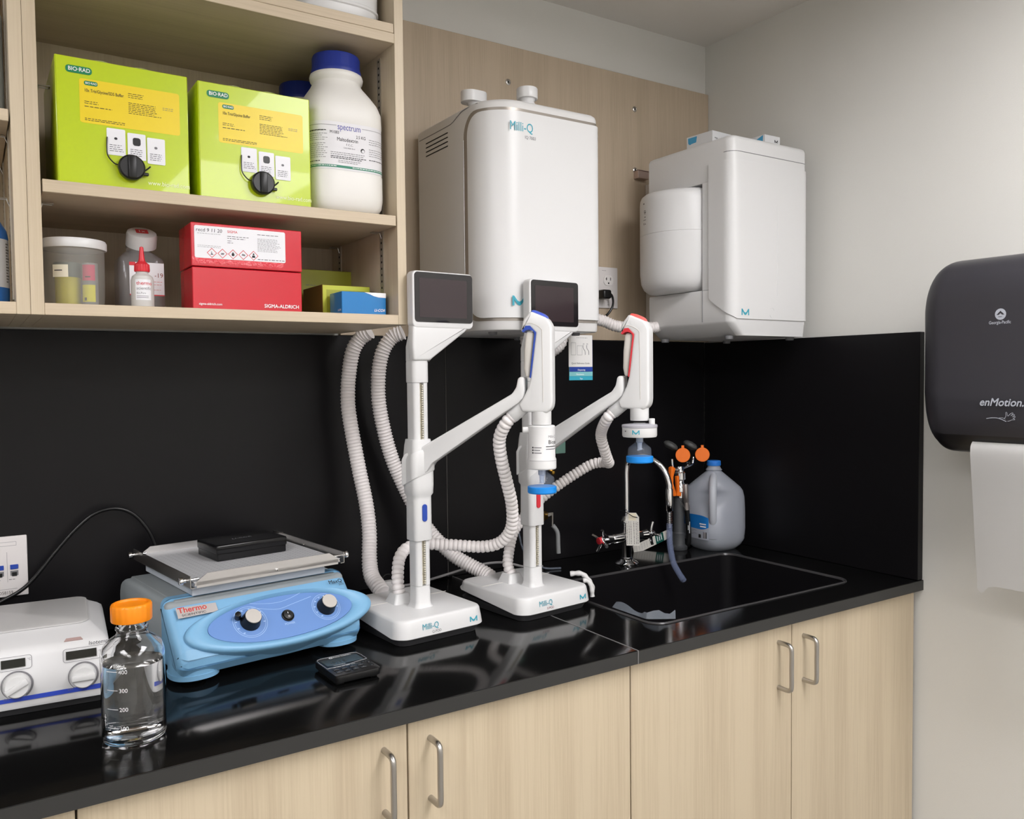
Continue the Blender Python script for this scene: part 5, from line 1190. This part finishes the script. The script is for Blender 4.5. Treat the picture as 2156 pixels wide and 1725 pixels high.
# ------------------------------------------------------------------ eyewash
EW = mat('grey eyewash post', '#3f4144', .5); EC = mat('grey eye cup', '#4a4b4a', .5)
t = thing('eyewash_station', 'grey eyewash post with two orange flip caps and squeeze handle beside the jug', 'eyewash', (1.693, -.095, 0))
obj('post', B(EW).lathe([(0, .0004), (.0235, .0004), (.0245, .002), (.0245, .010), (.0190, .014), (.0180, .016), (.0175, .048), (.0160, .050), (.0155, .052), (.0150, .150), (.0140, .156), (0, .157)], seg=40), parent=t)
b = B(CHROME).lathe([(0, .150), (.010, .150), (.010, .165), (.0135, .168), (.0135, .190), (.011, .193), (.011, .200), (.0155, .203), (.0155, .222), (.012, .226), (.010, .240), (0, .242)], c=(-.002, -.008, 0), seg=32)
obj('spray_valve', b, parent=t, ang=40)
HX = Matrix.Translation((-.006, 0, .010))
b = B(ORANGE2).prism([(-.0420, .2300), (-.0340, .2330), (-.0250, .2260), (-.0330, .2040), (-.0340, .1850), (-.0220, .1540), (-.0230, .1480), (-.0330, .1480), (-.0430, .1800), (-.0420, .2050)], 'y', -.021, -.008, .002, 2, xf=HX)
b.prism([(-.019, .2040), (-.011, .2040), (-.010, .1600), (-.002, .1560), (-.003, .1450), (-.020, .1480), (-.016, .1650)], 'y', -.020, -.009, .002, 2, xf=HX)
obj('squeeze_handle', b, parent=t)
b = B(STEEL).tube([(-.017, -.022, .150), (.001, -.026, .118), (.010, -.026, .112), (.022, -.022, .116), (.024, -.015, .135), (.020, -.01, .165)], .0012, 8, smooth=5, ds=.003)
obj('wire_bail', b, parent=t)
b = B(mat('satin nozzle', '#9b9492', .3, metal=.8)).cyl((.004, -.022, .190), (.0065, -.023, .138), .0085, seg=24, bev=.001).cyl((.0065, -.023, .139), (.0085, -.023, .116), .0065, .0078, seg=20)
obj('hose_ferrule', b, parent=t)
b = B(BLACK).tube([(.0085, -.023, .118), (.011, -.024, .095), (.015, -.024, .055), (.018, -.021, .025), (.022, -.012, .010)], .0074, 16, smooth=6, ds=.004)
for dx, zz0, zz1 in ((.0, .050, .083), (-.005, .060, .073)): b.box(.0095+dx, .0107+dx, -.0335, -.0318, zz0, zz1, m=WPRINT)
obj('drench_hose', b, parent=t, label='black hose with white lettering')
b = B(CHROME).tube([(-.030, -.004, .262), (-.026, -.006, .236), (0, -.007, .232), (.030, -.006, .238), (.050, -.004, .243), (.056, -.003, .262)], .0040, 12, smooth=6, ds=.003)
b.cyl((.030, -.006, .246), (.030, -.012, .246), .006, seg=14)
obj('yoke', b, parent=t)
for cx, cz in ((-.0260, .284), (.0510, .281)):
    xf = Matrix.Translation((cx, -.003, cz)) @ Matrix.Rotation(math.radians(38), 4, 'Y') @ Matrix.Rotation(math.radians(62), 4, 'X')
    cp = obj('eye_cup', B(EC).lathe([(0, -.009), (.010, -.0082), (.017, -.005), (.0215, 0), (.0218, .003), (.019, .0085), (.012, .012), (0, .0135)], seg=36, xf=Matrix.Translation((cx-.006, 0, cz+.014)) @ Matrix.Rotation(math.radians(22), 4, 'Y') @ Matrix.Rotation(math.radians(18), 4, 'X')), parent=t)
    nrm = Vector((-.62, -.78, .05)).normalized(); rgt = Vector((.78, -.62, 0)).normalized()
    xf = frame((cx+.013, -.030, cz-.010), rgt, nrm.cross(rgt))
    b = B(ORANGE2).lathe([(0, 0), (.0195, 0), (.0205, .001), (.0205, .0025), (.0195, .0035), (0, .0035)], seg=40, xf=xf).box(-.004, .004, .018, .0275, 0, .003, .0008, 1, xf=xf)
    obj('flip_cap', b, parent=t)

# ------------------------------------------------------------------ water jug
JG = mat('milk jug plastic', '#c3c8d3', 0.30, alpha=.52, spec=.6); JW = mat('jug water', '#9ea4a6', .15, alpha=.55)
t = thing('water_jug', 'translucent plastic gallon jug with blue cap standing in the corner behind the sink', 'jug', (1.7935, -.135, 0), math.radians(-4))
secs = []
for z, r, p in ((.0005, .050, 2.6), (.003, .056, 2.8), (.014, .066, 3.2), (.030, .0735, 3.4), (.060, .0755, 3.5), (.120, .0750, 3.5), (.150, .0740, 3.4), (.168, .0710, 3.2), (.178, .066, 3.0), (.195, .0500, 2.6), (.208, .037, 2.3), (.218, .0265, 2.0), (.222, .0215, 2), (.225, .0215, 2), (.2265, .0232, 2), (.228, .0215, 2), (.234, .0180, 2), (.240, .0180, 2)):
    ring = sellipse(0, 0, r, r, z, p, 64)
    # the handle corner (towards -x) is pulled in so that the handle stands free
    out = []
    for x, y, zz in ring:
        dd = math.exp(-(((zz-.150)/.034)**2)) * max(0, (-x-y)/(r*1.45))**2 * .034 if r > .03 else 0
        an = math.atan2(y, x); out.append((x+dd*.707, y+dd*.707, zz))
    secs.append(out)
obj('jug_body', B(JG).loft(secs), parent=t, ang=60)
k = .0425
b = B(mat('jug handle plastic', '#c3c7cf', 0.35, alpha=.85)).tube([(-.014, -.014, .210), (-.030, -.030, .203), (-.044, -.044, .188), (-.0530, -.0530, .170), (-.0560, -.0560, .145), (-.0560, -.0560, .118), (-.0530, -.0530, .092), (-.049, -.049, .080)], .0105, 20, smooth=8, ds=.004, rf=lambda s_: .0108)
obj('handle', b, parent=t, ang=60)
obj('cap', B(mat('jug cap blue', '#2b78d2', .4)).lathe([(0, .2385), (.0195, .2385), (.0200, .240), (.0195, .2505), (.018, .2525), (0, .2530)], seg=60, flute=.0002, nfl=40, frange=(.240, .250)), parent=t)
secs = [sellipse(0, 0, r, r, z, p, 64) for z, r, p in ((.002, .053, 2.8), (.014, .0645, 3.2), (.030, .0720, 3.6), (.0400, .0733, 3.7))]
obj('water', B(JW).loft(secs), parent=t, ang=60)
b = B(mat('jug label blue', '#1c78c8', .4)); P = [Vector((q_[0], q_[1])) for q_ in sellipse(0, 0, .0760, .0760, 0, 3.7, 160)]
def jl(a0, a1, z0, z1, m, off=0.0, wav=None):
    t_ = bmesh.new(); lo = []; hi = []
    for i in range(17):
        a = math.radians(a0+(a1-a0)*i/16); c_, s_ = math.cos(a), math.sin(a); R_ = .0760+off; p = 3.7
        x, y = R_*math.copysign(abs(c_)**(2/p), c_), R_*math.copysign(abs(s_)**(2/p), s_)
        w_ = wav(i/16) if wav else 0
        lo.append(t_.verts.new((x, y, z0))); hi.append(t_.verts.new((x, y, z1+w_)))
    for i in range(16): t_.faces.new((lo[i], lo[i+1], hi[i+1], hi[i]))
    b.add(t_, m)
jl(160, 212, .036, .098, MC['jug label blue'], 0, lambda f: .006*math.sin(f*PI)); jl(160, 212, .036, .068, mat('jug label grey', '#a9adb8', .5), .0003, lambda f: -.008*math.sin(f*PI)+.004)
for k in range(6): jl(163, 178+(k % 3)*2, .044+.003*k, .0448+.003*k, GINK, .0006)
jl(196, 206, .040, .058, BLACK, .0006); jl(185, 190, .040, .050, BLACK, .0006); jl(198, 199.5, .040, .058, WPRINT, .0008); jl(202, 203, .040, .058, WPRINT, .0008)
for k in range(2): jl(187+k, 204, .078-.007*k, .0815-.007*k, WPRINT, .0005)
obj('label', b, parent=t, ang=50)

# ------------------------------------------------------------------ paper towel dispenser
t = thing('towel_dispenser', 'dark grey paper towel dispenser on the right wall with a white sheet hanging out', 'towel dispenser', (1.80, -1.03, .33))
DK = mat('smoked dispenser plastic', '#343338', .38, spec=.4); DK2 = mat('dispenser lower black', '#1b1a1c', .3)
prof = [(1.9145, .3300), (1.760, .3315), (1.728, .3420), (1.706, .3620), (1.690, .3950), (1.6820, .4350), (1.6800, .4600), (1.6800, .5500), (1.6800, .6300), (1.6835, .6600), (1.6920, .6850), (1.7080, .7060), (1.7330, .7190), (1.770, .7255), (1.820, .7280), (1.9145, .7280)]
prof = [(q_.x, q_.z) for q_ in catmull([(x, 0, z+(.010 if z > .6 else 0)) for x, z in prof], 3)]
def dsec(y, f):
    dx = .050*f; out = []
    for x, z in prof:
        dz = (.085 if z > .53 else .052)*f
        kz = max(-1, min(1, (z-.53)/.205)); kx = (1.9145-x)/.2345
        out.append((x+dx*kx*(1-abs(kz)**3*.3), y, z-dz*kz))
    return out
secs = []
for k in range(17): th = PI/2*k/16; secs.append(dsec(-.812-.056*(1-math.cos(th)), (1-math.sin(th))))
for k in range(1, 11): th = PI/2*(1-k/10); secs.append(dsec(-1.212+.052*(1-math.cos(th)), (1-math.sin(th))))
b = B(DK).loft(secs)
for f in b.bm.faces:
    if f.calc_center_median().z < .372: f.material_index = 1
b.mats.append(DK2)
def FX(y, z, d=0): return frame((1.6798-d, y, z), (0, -1, 0), (0, 0, 1))
SV = mat('silver print on grey', '#a9adb6', .4)
b.poly([(.0105*math.cos(2*PI*i/40), .0110*math.sin(2*PI*i/40), 0) for i in range(40)], SV, FX(-.9860, .6115))
b.poly([(-.0075, -.001, 0), (0, .0065, 0), (.0075, -.001, 0), (.003, -.001, 0), (0, .002, 0), (-.003, -.001, 0)], DK, FX(-.9860, .6115, .0003))
b.words(-.004, .0045, [-.0055], FX(-.9860, .6115, .0003), DK, .0012, 2, False)
b.text('Georgia-Pacific', .0086, FX(-.9640, .5930, .0002), SV, bold=.03, sx=.80); b.text('enMotion.', .0210, FX(-.9470, .4335, .0010), SV, bold=.045, sx=.97, shear=.25)
def stroke(P, w_, F, m):
    Q = catmull([(x, y, 0) for x, y in P], 6)
    for a_, c_ in zip(Q, Q[1:]):
        d = (c_-a_); n_ = Vector((-d.y, d.x, 0)).normalized()*w_; b.poly([tuple(a_-n_), tuple(c_-n_), tuple(c_+n_), tuple(a_+n_)], m, F)
F = FX(-.9740, .4080, .0010)
stroke([(-.012, 0), (0, .0018), (.012, .0010), (.026, -.0045)], .0006, F, SV); stroke([(.012, .002), (.019, .0022), (.024, 0)], .0004, F, SV)
for P in ([(.022, .001), (.025, .006), (.0245, .0125), (.0265, .0130), (.0275, .008), (.029, .006)], [(.029, .006), (.033, .0105), (.037, .0125), (.038, .0110), (.034, .007)], [(.034, .007), (.039, .0095), (.041, .0085), (.037, .0050)], [(.037, .005), (.041, .0062), (.042, .0045), (.038, .0020)], [(.038, .002), (.041, .0010), (.041, -.0005), (.036, -.001), (.032, -.003), (.028, -.004)]): stroke(P, .0004, F, SV)
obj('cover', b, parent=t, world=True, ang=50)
b = B(mat('towel paper', '#dddcda', .8)); path = catmull([(x, 0, z) for x, z in [(1.735, .366), (1.716, .362), (1.7005, .352), (1.6945, .335), (1.6945, .30), (1.6985, .24), (1.7030, .17), (1.7075, .11), (1.7100, .066)]], 5)
t_ = bmesh.new(); R = random.Random(5); cols = []; ny = 60
for j in range(ny+1):
    y = -.9165-.285*j/ny; col = []
    for i, p in enumerate(path):
        fz = i/(len(path)-1); z = p.z; yy = y-.016*fz*(1-j/ny)
        if i == len(path)-1: z += -.016*math.exp(-((j-2)/2.2)**2) + .004*math.sin(j*.11)+.0012*(R.random()-.5)
        col.append(t_.verts.new((p.x+.0015*math.sin(j*.18+fz*4)*fz, yy, z)))
    cols.append(col)
for A, D in zip(cols, cols[1:]):
    for i in range(len(path)-1): t_.faces.new((A[i], A[i+1], D[i+1], D[i]))
bmesh.ops.solidify(t_, geom=t_.faces[:], thickness=.0003)
b.add(t_)
obj('paper_sheet', b, parent=t, world=True, ang=60)
